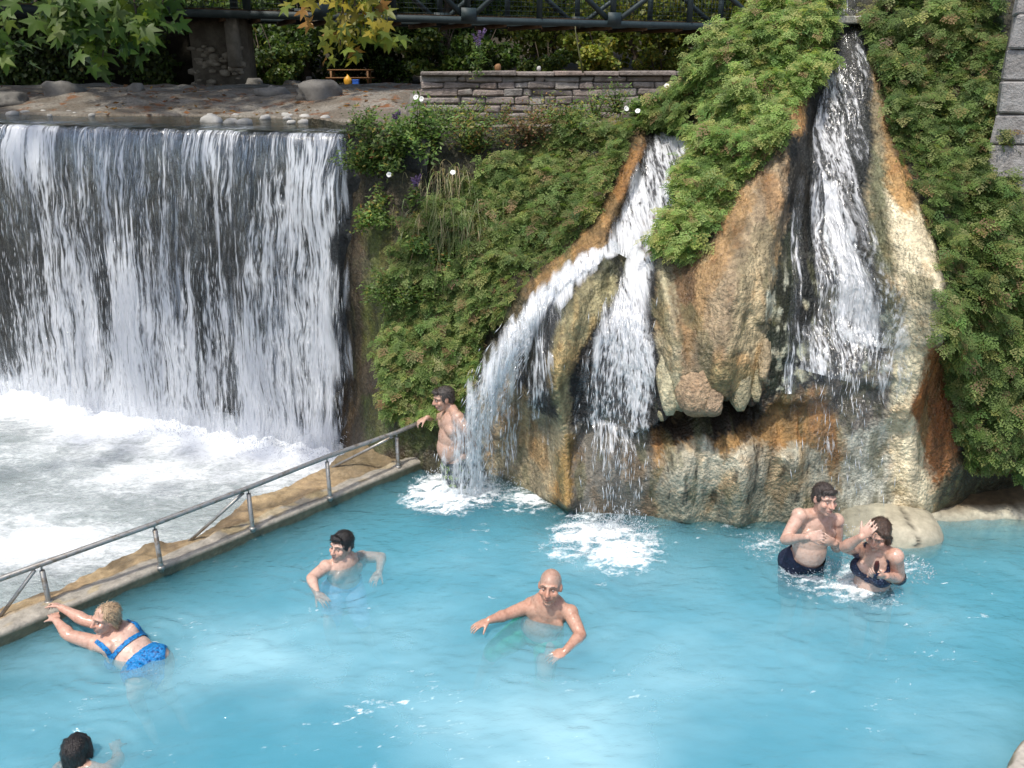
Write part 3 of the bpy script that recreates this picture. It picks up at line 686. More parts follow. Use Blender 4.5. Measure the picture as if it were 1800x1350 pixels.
gold = sstep(.05, .3, fbm(X*6, Yq*6, None, 3, 67)); lc[:, 4:16] = lc[:, 4:16]*(1-.4*gold[:, 4:16, None])+np.array((.42, .31, .13))*.4*gold[:, 4:16, None]
M_ledge = mat_vcol('weathered_wet_concrete', .5, .45, 36, .6, .015, .4)
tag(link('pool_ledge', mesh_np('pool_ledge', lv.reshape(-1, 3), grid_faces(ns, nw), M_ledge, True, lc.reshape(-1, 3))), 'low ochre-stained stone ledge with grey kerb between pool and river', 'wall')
# kerb at the near right corner
ku = np.linspace(-1.5, 6.0, 120); kw = np.array([0, 0, .01, .03, .12, .22, .3, .34, .34]); kz = np.array([-.9, .06, .11, .13, .14, .14, .13, .1, -.3])
RN = Vector((RD.y, -RD.x, 0))
P = np.zeros((120, 9, 3)); P[..., 0] = RK.x+RD.x*ku[:, None]+RN.x*kw; P[..., 1] = RK.y+RD.y*ku[:, None]+RN.y*kw; P[..., 2] = kz
nn = fbm(P[..., 0]*8, P[..., 1]*8, P[..., 2]*3, 4, 91); P[..., 0] += .03*nn*RN.x; P[..., 1] += .03*nn*RN.y; P[..., 2] += .012*nn
cc = np.zeros((120, 9, 3)); cc[:] = (.48, .44, .38); cc[:, :3] = (.30, .24, .15)
tag(link('pool_kerb', mesh_np('pool_kerb', P.reshape(-1, 3), grid_faces(120, 9), M_ledge, True, cc.reshape(-1, 3))), 'pale rough stone kerb in the near right corner of the pool', 'kerb')
tq = [RK+RD*a_+RN*b_ for a_, b_ in ((-1.5, .3), (6.2, .3), (6.2, 9), (-1.5, 9))]
tag(link('terrace', prism('terrace', [(q.x, q.y) for q in tq], -.6, .10, mat_rough('pale_terrace_paving', (.36, .33, .28), (.48, .44, .38), 3, .85, .4))), kind='structure')
# shelf at the foot of the dark alcove on the right
P = []
for i in range(60):
    k = i/59; a = atz(1622+k*700, 915-6*k, 0)
    P.append([(a.x, a.y-.02, -.6), (a.x, a.y+.0, .0), (a.x, a.y+.03, .05), (a.x, a.y+.25, .06), (a.x, a.y+.5, .12), (a.x, a.y+.9, .14)])
P = np.array(P); nn = fbm(P[..., 0]*7, P[..., 1]*7, None, 4, 93); P[..., 1] += .05*nn; P[..., 2] += .03*nn*(P[..., 2] > -.1)
cc = np.zeros(P.shape); cc[:] = (.16, .11, .06); cc[:, 1:3] = (.40, .37, .28); cc *= (1+.5*nn)[..., None]
tag(link('rock_shelf', mesh_np('rock_shelf', P.reshape(-1, 3), grid_faces(60, 6), M_ledge, True, cc.reshape(-1, 3))), 'low pale rock shelf at the waterline under the dark fern alcove', 'rock')

# ------------------------------------------------------------------ upper ground behind dam and cliff
def ground_z(X, Y):
    dd = (X-FL0.x)*FN.x+(Y-FL0.y)*FN.y        # negative: upstream
    up = -dd
    shore = 2.6+.25*np.sin(X*1.1)+.3*fbm(X*.6, Y*0, None, 2, 3)
    zr = CREST_Z-.10+.04*fbm(X*2, Y*2, None, 3, 4)
    bank = CREST_Z+.02+.28*sstep(0, 2.6, up-shore)+.12*fbm(X*.7, Y*.5, None, 4, 6)*sstep(0, 1.5, up-shore)+.06*fbm(X*2.3, Y*2.3, None, 3, 8)*sstep(0, .6, up-shore)
    z = np.where(up < shore, zr, bank)
    right = sstep(-2.4, -1.6, X-.12*(Y-10)); z = z*(1-right)+right*(3.44+.05*fbm(X, Y, None, 3, 5)+.0*Y)
    hump = sstep(1.9, 3.1, X)*(1-sstep(11, 16, Y))*1.2; z = z+hump
    z = z-.2*sstep(22, 34, Y)*(1-right) + 7*sstep(48, 95, Y)
    return z
gx_ = np.concatenate([np.linspace(-60, -13, 30), np.linspace(-12.6, 8, 190), np.linspace(9, 60, 30)]); gy_ = np.concatenate([np.linspace(9.2, 22, 150), np.linspace(22.4, 48, 60), np.linspace(49.5, 140, 30)])
X, Yg = np.meshgrid(gx_, gy_, indexing='ij'); Z = ground_z(X, Yg)
# keep only what lies behind the dam crest and the cliff top
ct = cliff_Y(np.clip(gx_, -2.5, 5.9), np.minimum(top_z(np.clip(gx_, -2.5, 5.9)), 5), False)
damY = FL0.y+(gx_-FL0.x)*FD.y/FD.x+THROW/abs(FN.y)+.15
frontY = np.where(gx_ > -2.3, ct-.02, damY)
Yc = np.maximum(Yg, frontY[:, None]); Z = ground_z(X, Yc)
Z = np.where(gx_[:, None] > -2.3, np.minimum(Z, top_z(np.clip(X, -2.5, 5.9))+.02*(Yc-frontY[:, None])*3), Z)
Z[:, 0] = np.where(Yg[:, 0] < frontY, Z[:, 0], Z[:, 0])
def mat_ground():
    t = NT('gravel_and_soil'); p = t.pos()
    c = t.mix(t.map(t.noise(p, 1.1, 5, .6), .4, .62), (.17, .145, .115), (.30, .275, .235))
    lit = t.map(t.noise(p, 2.3, 4, .65), .56, .66); c = t.mix(lit, c, (.22, .095, .04))
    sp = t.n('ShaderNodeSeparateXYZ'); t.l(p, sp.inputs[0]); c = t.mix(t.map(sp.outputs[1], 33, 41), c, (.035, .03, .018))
    c = t.mix(t.map(t.noise(p, 24, 4, .7), .4, .75), c, (.10, .085, .065))
    return t.done(t.pbsdf(c, .9, .2, t.bump(t.noise(p, 9, 4, .7), .9, .08)))
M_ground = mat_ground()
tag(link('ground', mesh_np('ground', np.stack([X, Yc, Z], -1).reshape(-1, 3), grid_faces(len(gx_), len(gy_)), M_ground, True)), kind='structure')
# shallow water above the crest
U = np.linspace(-FEXT-.5, FLEN+.05, 120); B = np.linspace(.35, 4.0, 40); UU, BB = np.meshgrid(U, B, indexing='ij'); b0 = -(THROW)-BB+.35
P = np.stack([FL0.x+UU*FD.x+b0*FN.x, FL0.y+UU*FD.y+b0*FN.y, CREST_Z-.004+.006*fbm(UU*4, BB*2, None, 3, 3)], -1)
tag(link('stream_water', mesh_np('stream_water', P.reshape(-1, 3), grid_faces(120, 40), mat_clear_stream(), True)), kind='structure')
# ================================================================== cascades down the tufa
def cascade(parent, ctrl, mat, seed, nw=28, rough=.05, uoff=0.0):
    """ctrl rows: px, py, half width m, whiteness, distance (None: clings to the rock), offset from rock m"""
    pts = []; att = []
    for (px, py, hw, den, Y, off) in ctrl:
        p = on_surf(px, py) if Y is None else at(px, py, Y)
        pts.append((p.x, p.z, p.y-(off if Y is None else 0), hw, den, 1.0 if Y is None else 0.0, off))
    C = np.array(pts); seg = np.hypot(np.diff(C[:, 0]), np.diff(C[:, 1])); L = np.concatenate([[0], np.cumsum(seg)])
    n = max(24, int(L[-1]/.022)); s = np.linspace(0, L[-1], n)
    def smooth(col):
        v = np.interp(s, L, col); k = max(3, n//(len(C)*3)) | 1
        return np.convolve(np.pad(v, k//2, mode='edge'), np.ones(k)/k, 'valid')
    x, z, y, hw, den, at_, off = [smooth(C[:, i]) for i in range(7)]
    tx, tz = np.gradient(x), np.gradient(z); tl = np.hypot(tx, tz)+1e-9; cx, cz = -tz/tl, tx/tl
    # keep the ribbon's across-axis mostly level
    cx = np.where(cx < 0, -cx, cx); cz = np.where(-tz/tl < 0, -cz, cz)*.55
    k = np.linspace(-1, 1, nw)
    XX = x[:, None]+cx[:, None]*hw[:, None]*k; ZZ = z[:, None]+cz[:, None]*hw[:, None]*k
    SY = cliff_Y(XX, ZZ)
    fr = fbm(XX*11, np.repeat(s[:, None], nw, 1)*1.5, None, 3, seed)
    YY = at_[:, None]*(SY-off[:, None])+(1-at_[:, None])*(y[:, None]+.06*(k**2))
    YY = np.minimum(YY-rough*np.abs(fr), SY-.018)
    # flow length as v
    P = np.stack([XX, YY, ZZ], -1); d = np.linalg.norm(np.diff(P, axis=0), axis=-1); vv = np.concatenate([np.zeros((1, nw)), np.cumsum(d, 0)])
    vv = np.repeat(vv.mean(1)[:, None], nw, 1)
    edge = sstep(0, .5, 1-np.abs(k)[None]-.05+.5*fbm(XX*22, vv*1.6, None, 3, seed+2)); fade = np.minimum(sstep(0, .04, s/L[-1]), 1)[:, None]
    dn = den[:, None]+.22*fbm(XX*6, ZZ*2.2, None, 3, seed+5)+.0*k
    me = mesh_np('water_ribbon', P.reshape(-1, 3), grid_faces(n, nw), mat, True, None, np.stack([(XX+uoff).ravel(), vv.ravel()], 1),
                 {'den': np.clip(dn, 0, 1).ravel(), 'edge': (edge*fade).ravel(), 'broad': (.5+.42*fbm(XX*8, vv*.9, None, 3, seed+31)).ravel()})
    part('water_ribbon', me, parent)
    return P, s, den
M_cas = mat_sheet('cascade_water', 26, 2.0, .45, .625, (.92, .94, .97), 3, .05, .14)
M_cas2 = mat_sheet('cascade_drips', 32, 1.2, .49, .64, (.92, .94, .97), 4, .02, .06)
def cas_drops(parent, ctrl, n, spread, seed):
    r = np.random.default_rng(seed); C = np.array([(*tuple(at(px, py, Y)), w) for px, py, Y, w in ctrl])
    t = r.uniform(0, len(C)-1, n); i = np.clip(t.astype(int), 0, len(C)-2); f = (t-i)[:, None]
    P = C[i]*(1-f)+C[i+1]*f; D = (C[i+1]-C[i])[:, :3]
    Q = P[:, :3]+np.stack([r.normal(0, 1, n)*P[:, 3]*.55, r.normal(0, 1, n)*spread, r.normal(0, 1, n)*.06], 1)
    V, F = drops(Q, D+r.normal(0, .12, D.shape)*np.linalg.norm(D, axis=1)[:, None], r.uniform(.03, .15, n), r.uniform(.004, .010, n))
    o = part('drops', mesh_np('drops', V, F, M_drop), parent); o['kind'] = 'stuff'
def splash(parent, px, py, rad, h, n, seed, z=0.0):
    r = np.random.default_rng(seed); c = atz(px, py, z); a = r.uniform(0, 2*np.pi, n); q = rad*np.sqrt(r.uniform(0, 1, n))
    hh = h*r.uniform(0, 1, n)**2.6*np.exp(-(q/rad)**2*1.2)
    P = np.stack([c.x+q*np.cos(a), c.y+q*np.sin(a)*.8, z+hh+.004], 1)
    D = np.stack([np.cos(a), np.sin(a), 1.2+r.normal(0, .5, n)], 1)
    V, F = drops(P, D, r.uniform(.006, .026, n), r.uniform(.004, .010, n))
    o = part('drops', mesh_np('drops', V, F, M_drop), parent); o['kind'] = 'stuff'
c1 = empty('cascade', tuple(atz(800, 862, 0))); c1['kind'] = 'structure'
cascade(c1, [(1188, 236, .24, .60, None, .06), (1162, 290, .29, .60, None, .06), (1128, 355, .28, .62, None, .06), (1098, 415, .24, .7, None, .07), (1085, 445, .18, .75, None, .06)], M_cas, 1)
cascade(c1, [(1085, 425, .10, .68, None, .05), (1040, 448, .12, .74, None, .06), (985, 492, .15, .74, None, .08), (935, 555, .18, .72, 7.86, .1), (893, 620, .22, .66, 7.74, .1), (858, 690, .26, .60, 7.70, .1), (832, 765, .28, .56, 7.70, .1), (818, 870, .30, .60, 7.72, .1)], M_cas, 2, rough=.09)
cascade(c1, [(985, 515, .06, .6, None, .04), (955, 590, .10, .5, None, .04), (945, 680, .13, .42, None, .04), (950, 775, .13, .3, None, .04)], M_cas2, 3)
cascade(c1, [(905, 600, .1, .5, 7.72, .04), (885, 680, .14, .45, 7.64, .04), (865, 780, .16, .34, 7.62, .04), (850, 870, .16, .34, 7.66, .04)], M_cas2, 4, rough=.08)
cascade(c1, [(1060, 438, .05, .5, None, .12), (1000, 478, .08, .62, None, .16), (940, 545, .10, .6, 7.72, .1), (885, 625, .12, .56, 7.58, .1), (848, 700, .14, .5, 7.55, .1), (826, 780, .15, .46, 7.6, .1), (816, 872, .16, .5, 7.62, .1)], M_cas2, 41, rough=.06, uoff=5)
cascade(c1, [(960, 530, .05, .45, None, .05), (925, 610, .08, .5, None, .06), (905, 700, .1, .42, None, .06), (895, 790, .1, .36, None, .06), (890, 850, .1, .36, None, .05)], M_cas2, 42, uoff=7)
cas_drops(c1, [(920, 580, 7.72, .16), (880, 650, 7.66, .2), (845, 730, 7.64, .22), (815, 860, 7.7, .22)], 500, .10, 5)
splash(c1, 800, 868, .50, .34, 1500, 6); splash(c1, 850, 858, .4, .25, 700, 7)
c2 = empty('cascade', tuple(atz(1060, 940, 0))); c2['kind'] = 'structure'
cascade(c2, [(1130, 432, .11, .68, None, .05), (1118, 480, .15, .72, None, .06), (1098, 540, .23, .66, None, .07), (1085, 620, .34, .60, None, .07), (1082, 700, .40, .48, None, .07), (1082, 748, .40, .40, None, .07)], M_cas, 11, rough=.05)
cascade(c2, [(1082, 735, .38, .44, None, .10), (1080, 790, .36, .36, 7.16, .04), (1075, 860, .34, .34, 7.10, .04), (1070, 945, .34, .36, 7.02, .04)], M_cas2, 12, rough=.07)
cas_drops(c2, [(1100, 520, 7.62, .16), (1085, 640, 7.3, .3), (1082, 760, 7.2, .34), (1075, 930, 7.02, .30)], 380, .07, 13)
splash(c2, 1060, 950, .50, .22, 1500, 14); splash(c2, 1100, 935, .3, .3, 500, 15)
c3 = empty('cascade', tuple(atz(1480, 935, 0))); c3['kind'] = 'structure'
cascade(c3, [(1488, -30, .14, .35, None, .05), (1489, 28, .16, .4, None, .05)], M_cas2, 20)
cascade(c3, [(1490, 42, .13, .30, None, .06), (1490, 88, .15, .45, None, .06), (1480, 150, .21, .46, None, .06), (1462, 230, .25, .46, None, .06), (1450, 330, .25, .46, None, .06), (1462, 420, .25, .44, None, .06), (1480, 500, .32, .46, None, .06), (1482, 570, .46, .44, None, .06), (1470, 665, .58, .40, None, .07)], M_cas, 21, rough=.04)
cascade(c3, [(1448, 310, .06, .8, None, .10), (1458, 390, .08, .95, None, .11), (1485, 460, .13, .95, None, .11), (1500, 530, .16, .78, None, .11), (1505, 600, .18, .5, None, .11)], M_cas, 22, rough=.03, uoff=3)
cascade(c3, [(1472, 645, .54, .46, None, .10), (1474, 720, .52, .40, 6.98, .05), (1482, 800, .42, .25, 6.93, .05), (1482, 925, .40, .2, 6.88, .05)], M_cas2, 23, rough=.06)
cas_drops(c3, [(1495, 470, 7.45, .12), (1495, 580, 7.2, .3), (1480, 690, 7.0, .42), (1482, 900, 6.9, .36)], 240, .06, 24)
cascade(c3, [(1405, 300, .06, .4, None, .05), (1398, 420, .08, .45, None, .05), (1390, 560, .10, .45, None, .05), (1382, 690, .10, .4, None, .06)], M_cas2, 43, uoff=2)
splash(c3, 1450, 1015, .38, .10, 500, 25); splash(c3, 1490, 985, .40, .34, 900, 26); splash(c3, 1520, 1035, .3, .1, 420, 27)
splash(c3, 1580, 1000, .3, .12, 300, 28); splash(c3, 1370, 965, .35, .1, 300, 29)
fs = part('drops', None, fall) if False else None
n = 6000; r = np.random.default_rng(31); u = r.uniform(-1.5, FLEN, n); q = np.abs(r.normal(0, .22, n)); hh = .42*r.uniform(0, 1, n)**2.2*np.exp(-q*3)
P = np.stack([FL0.x+u*FD.x+q*FN.x, FL0.y+u*FD.y+q*FN.y, RIV_Z+.05+hh], 1)
V, F = drops(P, r.normal(0, 1, (n, 3))+[0, 0, 1.0], r.uniform(.01, .035, n), r.uniform(.006, .014, n)); o = part('drops', mesh_np('drops', V, F, M_drop), fall); o['kind'] = 'stuff'

# ================================================================== foliage
def mat_leaf(name, trans=.35, rough=.45, spec=.35, var=.25):
    t = NT(name); c = t.attr('col')
    oi = t.n('ShaderNodeObjectInfo').outputs['Random']
    c = t.mix(1.0, c, t.ramp(oi, [(0, 1-var), (1, 1+var)]), 'MULTIPLY')
    b = t.pbsdf(c, rough, spec); tl = t.n('ShaderNodeBsdfTranslucent'); t.l(t.mix(1.0, c, (1.25, 1.3, .7), 'MULTIPLY'), tl.inputs[0])
    return t.done(t.mixs(trans, b, tl.outputs[0]))
M_fern = mat_leaf('fern_green', .45, .55, .25); M_leaf = mat_leaf('broad_leaf', .4); M_grass = mat_leaf('grass_blade', .3)
M_bark = mat_rough('bark', (.06, .045, .032), (.13, .10, .075), 4, .9, .8, 14)
def leaflet(c, d, L, w):
    d = np.asarray(d, float); d /= np.linalg.norm(d); s = np.array([-d[1], d[0], 0]); c = np.asarray(c, float)
    return np.array([c, c+d*L*.55+s*w/2+[0, 0, .03*L], c+d*L, c+d*L*.55-s*w/2+[0, 0, .03*L]])
def frond_template(seed):
    r = random.Random(seed); Q = []
    m = 5
    for i in range(m):
        x = .16+.72*i/m; side = (1-i/m)*.36+.09
        for sg in (-1, 1):
            a = R(58-18*i/m+r.uniform(-8, 8)); dx, dy = math.cos(a), math.sin(a)*sg
            nl = 3 if i < 2 else (2 if i < 4 else 1)
            for j in range(nl):
                k = (j+.25)/nl*side
                base = (x+dx*k, dy*k, -.10*(x+dx*k)**2-.15*k*k)
                da = a+R(r.uniform(-28, 28)); L = .17*(1-.25*i/m)*r.uniform(.8, 1.2)
                Q.append(leaflet(base, (math.cos(da), math.sin(da)*sg, r.uniform(-.25, .1)), L, L*.72))
    Q.append(leaflet((.80, 0, -.08), (1, 0, -.15), .22, .12))
    Q.append(np.array([(0, -.008, 0), (.85, -.004, -.085), (.85, .004, -.085), (0, .008, 0)]))
    return np.concatenate(Q)
FT = [frond_template(i) for i in range(6)]
def orient(D, N):
    D = D/np.linalg.norm(D, axis=1)[:, None]; S = np.cross(N, D); S /= np.linalg.norm(S, axis=1)[:, None]+1e-9; U = np.cross(D, S)
    return np.stack([D, S, U], -1)
def scatter(tmpl, P, M, sc, col):
    """join transformed copies of a quad template"""
    V = np.einsum('nij,kj->nki', M, tmpl)*sc[:, None, None]+P[:, None, :]
    n, k = len(P), len(tmpl)
    C = np.repeat(col[:, None, :], k, 1)
    return V.reshape(-1, 3), np.arange(n*k).reshape(-1, 4), C.reshape(-1, 3)
def palette(n, cols, wts, var=.25, r=rng):
    k = r.choice(len(cols), n, p=np.array(wts)/sum(wts)); c = np.array(cols)[k]
    return c*(1+r.normal(0, var, (n, 1)))*(1+r.normal(0, .06, (n, 3)))
FERN_C = [(.205, .30, .088), (.28, .37, .12), (.14, .22, .066), (.35, .365, .125), (.27, .19, .10)]
var_mesh = {}
def fern_mass(name, label, polys, n, parts_n, sizes=(.10, .20), out=.06, wts=(4, 3, 3, 1.2, .5), seed=0, droop=.55):
    th = None; Ps, Ns = [], []
    for poly, frac in polys:
        p, nn = sample_cliff(poly, int(n*frac)); Ps.append(p); Ns.append(nn)
    P = np.concatenate(Ps); N = np.concatenate(Ns); n = len(P); r = np.random.default_rng(seed)
    # clumped cushions: push out where a noise is high
    cush = fbm(P[:, 0]*5, P[:, 2]*5, P[:, 1]*2, 3, seed+3)
    P = P+N*(out*(.1+1.7*sstep(-.3, .35, cush))*r.uniform(.15, 1.1, n))[:, None]; keep_ = (cush > -.38) | (r.random(n) < .35); P, N, cush = P[keep_], N[keep_], cush[keep_]; n = len(P)
    D = N*.55+np.array([0, -.12, -droop-.25])+r.normal(0, .36, (n, 3)); U = N*.8+np.array([-.12, -.25, .85])+r.normal(0, .28, (n, 3))
    M = orient(D, U); sc = r.uniform(*sizes, n)*(1+.25*cush)
    tone = np.clip(1+.30*fbm(P[:, 0]*2.2, P[:, 2]*2.2, None, 3, seed+9), .5, 1.6)[:, None]
    col = np.clip(palette(n, FERN_C, wts, .2, r)*tone, .008, .4)
    base = P.mean(0); base[2] = P[:, 2].min()
    th = empty(name, tuple(base)); tag(th, label, 'fern')
    order = np.argsort(-sc); big, rest = order[:parts_n], order[parts_n:]
    A = Acc()
    for v in range(6):
        k = rest[v::6]; V, F, C = scatter(FT[v], P[k], M[k], sc[k], col[k]); A.V.append(V); A.F.setdefault(4, []).append(F+A.n); A.n += len(V); A.C.append(C)
    o = part('fronds', A.mesh('fronds', M_fern), th); o['kind'] = 'stuff'
    for q, k in enumerate(big):
        vi = (q % 6, q % 5)
        if vi not in var_mesh:
            V = FT[vi[0]]; c = np.tile(np.array(FERN_C[vi[1]])[None], (len(V), 1)); var_mesh[vi] = mesh_np('frond', V, np.arange(len(V)).reshape(-1, 4), M_fern, False, c)
        o = bpy.data.objects.new('frond', var_mesh[vi]); COL.objects.link(o); o.parent = th
        o.matrix_local = Matrix.Translation(Vector(P[k]-base)) @ Matrix(M[k].tolist()).to_4x4() @ Matrix.Scale(float(sc[k]), 4)
    return th
fern_mass('maidenhair_fern', 'broad curtain of maidenhair fern between the waterfall and the left cascade', [([(790, 320), (900, 270), (1000, 215), (1090, 195), (1120, 215), (1105, 280), (1056, 385), (920, 500), (870, 570), (840, 650), (800, 690), (700, 720), (680, 620), (690, 480), (710, 400)], 1.0)], 11500, 300, (.075, .155), .12, (4, 3.5, 2, 1.8, .6), 201)
fern_mass('maidenhair_fern', 'thick green fern hump between the left and right cascades', [([(1185, 140), (1250, 55), (1330, -5), (1410, -60), (1450, 0), (1452, 90), (1420, 150), (1382, 195), (1378, 250), (1300, 325), (1245, 440), (1210, 462), (1172, 440), (1172, 390), (1214, 290), (1248, 205)], 1.0)], 10000, 300, (.075, .155), .14, (4, 4, 2, 1.5, .4), 202)
fern_mass('maidenhair_fern', 'long dense fern curtain right of the cream tufa pillar', [([(1525, 20), (1600, -40), (1725, -40), (1762, 60), (1752, 230), (1778, 330), (1830, 420), (1860, 500), (1860, 820), (1700, 815), (1672, 720), (1655, 600), (1640, 440), (1610, 340), (1560, 230), (1540, 120)], 1.0)], 13500, 300, (.075, .16), .15, (4, 2.5, 4, 1.2, .6), 203)
# small bush with white bindweed above the left chute
fern_mass('maidenhair_fern', 'small fern tuft overhanging the mouth of the left cascade', [([(1100, 175), (1140, 145), (1200, 150), (1235, 190), (1225, 235), (1180, 232), (1120, 235)], 1.0)], 900, 90, (.10, .18), .16, (4, 3, 3, .5, .1), 204)
# a skirt of low plants at the foot of the bank
fern_mass('wall_creeper', 'tiny-leaved creeper at the foot of the bank behind the bather at the rail', [([(680, 560), (800, 600), (850, 640), (830, 690), (790, 735), (690, 735)], 1.0)], 1700, 60, (.06, .12), .07, (2, 4, 3, 1, .3), 205)

# broad-leaved weeds on the left of the bank
LT = np.concatenate([leaflet((0, 0, 0), (1, 0, 0), 1, .42)])
def shrub(name, label, cat, px, py, n, rad, size, cols, wts, seed, stems=9, lean=(0, -.1, 1), Y=None):
    r = np.random.default_rng(seed); b = on_surf(px, py) if Y is None else at(px, py, Y)
    th = empty(name, tuple(b)); tag(th, label, cat)
    A = Acc(); P = []; Dn = []
    for i in range(stems):
        d = np.array(lean)+r.normal(0, .55, 3)*np.array([1.2, .7, .6]); d /= np.linalg.norm(d); L = rad*r.uniform(.6, 1.15)
        t = np.linspace(0, 1, 7)[:, None]; q = np.array(b)+d*L*t+np.array([0, -.12, -.25])*L*t**2*r.uniform(.2, 1.3)
        V, F = tube(q, np.linspace(.006, .002, 7), 4); A.add(V, F, (.07, .08, .03))
        k = n//stems; tt = r.uniform(.15, 1, k); i0 = np.minimum((tt*6).astype(int), 5); f = (tt*6-i0)[:, None]
        P.append(q[i0]*(1-f)+q[i0+1]*f+r.normal(0, rad*.09, (k, 3))); Dn.append(r.normal(0, 1, (k, 3))*np.array([1, .7, .5])+np.array([0, -.4, -.1]))
    P = np.concatenate(P); Dn = np.concatenate(Dn); m = len(P)
    M = orient(Dn, np.array([0, -.5, 1.0])+r.normal(0, .45, (m, 3)))
    V, F, C = scatter(LT, P, M, r.uniform(*size, m), np.clip(palette(m, cols, wts, .22, r), .01, .5))
    part('stems', A.mesh('stems', M_leaf), th)
    o = part('leaves', mesh_np('leaves', V, F, M_leaf, False, C), th); o['kind'] = 'stuff'
    return th
GRN = [(.12, .20, .045), (.18, .26, .07), (.08, .14, .035), (.28, .26, .06), (.28, .15, .05)]
shrub('wild_shrub', 'leafy green shrub at the right end of the waterfall crest', 'shrub', 672, 300, 2600, .55, (.035, .075), GRN, (4, 3, 3, .6, .2), 301, 22)
shrub('wild_shrub', 'bushy weed with white flowers below the end of the stone wall', 'shrub', 735, 270, 2600, .60, (.035, .075), GRN, (4, 3, 3, .5, .1), 302, 22)
shrub('wild_shrub', 'trailing weed hanging beside the dark edge of the waterfall', 'shrub', 668, 380, 1700, .42, (.03, .065), GRN, (4, 4, 2, 1.2, .4), 303, 16, (-.2, -.5, .2))
shrub('wild_shrub', 'sparse dry weed in front of the stone wall, left of its middle', 'shrub', 830, 270, 1300, .50, (.03, .06), GRN, (3, 2, 2, 2, 1.5), 304, 20)
shrub('wild_shrub', 'rusty brown dry weed in front of the stone wall', 'shrub', 925, 255, 1200, .50, (.03, .055), [(.16, .11, .05), (.20, .10, .05), (.09, .11, .04)], (3, 1.5, 2), 305, 22)
shrub('wild_shrub', 'low olive weed at the foot of the wall above the fern curtain', 'shrub', 1000, 230, 1100, .38, (.03, .06), GRN, (3, 3, 2, 2, .3), 306, 16)
shrub('wild_shrub', 'pale bushy plant halfway down beside the fall', 'shrub', 705, 520, 1900, .42, (.03, .06), GRN, (4, 4, 2, .5, .1), 307, 16, (-.1, -.5, .3))
shrub('bindweed', 'dark glossy bindweed with white flowers over the left chute', 'vine', 1145, 215, 1400, .40, (.04, .08), GRN, (5, 3, 3, .3, .1), 308, 16)
shrub('wild_shrub', 'low green weed filling the bank under the grass tussock', 'shrub', 760, 440, 1500, .40, (.03, .06), GRN, (4, 3, 3, .8, .3), 309, 14, (0, -.6, .3))
for i, (px, py, Y, rad, n, cc, lab) in enumerate(((770, 235, 10.3, .55, 1500, (4, 3, 3, .6, .2), 'green weed against the left end of the stone wall'), (815, 225, 10.5, .60, 900, (3, 2, 2, 2, .5), 'thin olive weed climbing the stone wall below the tall purple spike'), (880, 230, 10.5, .50, 800, (2, 2, 2, 2, 2), 'sparse brownish weed before the middle of the stone wall'),
        (960, 225, 10.5, .55, 800, (2, 2, 2, 2, 2), 'reddish dry weed before the right half of the stone wall'), (1045, 215, 10.5, .50, 800, (3, 3, 2, 1.5, .5), 'slim green weed at the right part of the stone wall'), (1085, 200, 10.6, .45, 800, (4, 3, 2, 1, .2), 'green weed between wall and chute'), (640, 235, 9.9, .42, 1500, (4, 3, 3, .5, .1), 'round green weed leaning over the waterfall edge'), (640, 300, 9.6, .35, 1100, (4, 3, 3, .9, .3), 'low weed drooping beside the top of the waterfall'))):
    shrub('wild_shrub', lab, 'shrub', px, py, int(n*.7), rad*(.8 if 760 < px < 1060 else .9), (.025, .055), GRN, cc, 320+i, 14, (0, -.15, 1), Y)
# hanging grass tussock
def grass(name, label, px, py, n, L, seed, cols, wts, spread=.25, droop=1.0, lean=(0, -.55, .5)):
    r = np.random.default_rng(seed); b = on_surf(px, py); th = empty(name, tuple(b)); tag(th, label, 'grass'); A = Acc()
    for i in range(n):
        d = np.array(lean)+r.normal(0, .42, 3); d /= np.linalg.norm(d); l = L*r.uniform(.45, 1.1); o = np.array(b)+r.normal(0, spread, 3)*np.array([1, .15, .45])
        t = np.linspace(0, 1, 8)[:, None]; q = o+d*l*t*(1-.35*t)+np.array([0, -.05, -1.0])*l*droop*t**2*r.uniform(.6, 1.1)
        w = np.array([1, 0, 0])*r.uniform(.003, .006)*(1-t**2*.9)
        V = np.concatenate([q-w, q+w]); F = np.array([(k, k+1, 9+k, 8+k) for k in range(7)])
        A.add(V, F, palette(1, cols, wts, .2, r)[0])
    part('blades', A.mesh('blades', M_grass), th)['kind'] = 'stuff'
GC = [(.13, .17, .05), (.20, .21, .08), (.30, .25, .13), (.08, .12, .03)]
grass('grass_tussock', 'long drooping grass tussock hanging in the middle of the bank', 800, 390, 260, .85, 401, GC, (3, 3, 2, 2), .22)
grass('grass_tussock', 'dry straw-coloured grass tuft above the drooping tussock', 785, 315, 120, .5, 402, GC, (1, 2, 4, 1), .15)
grass('grass_tussock', 'thin green grass tuft on top of the right fern curtain', 1690, 45, 90, .45, 403, GC, (4, 2, .6, 3), .18, .5, (0, -.2, 1))
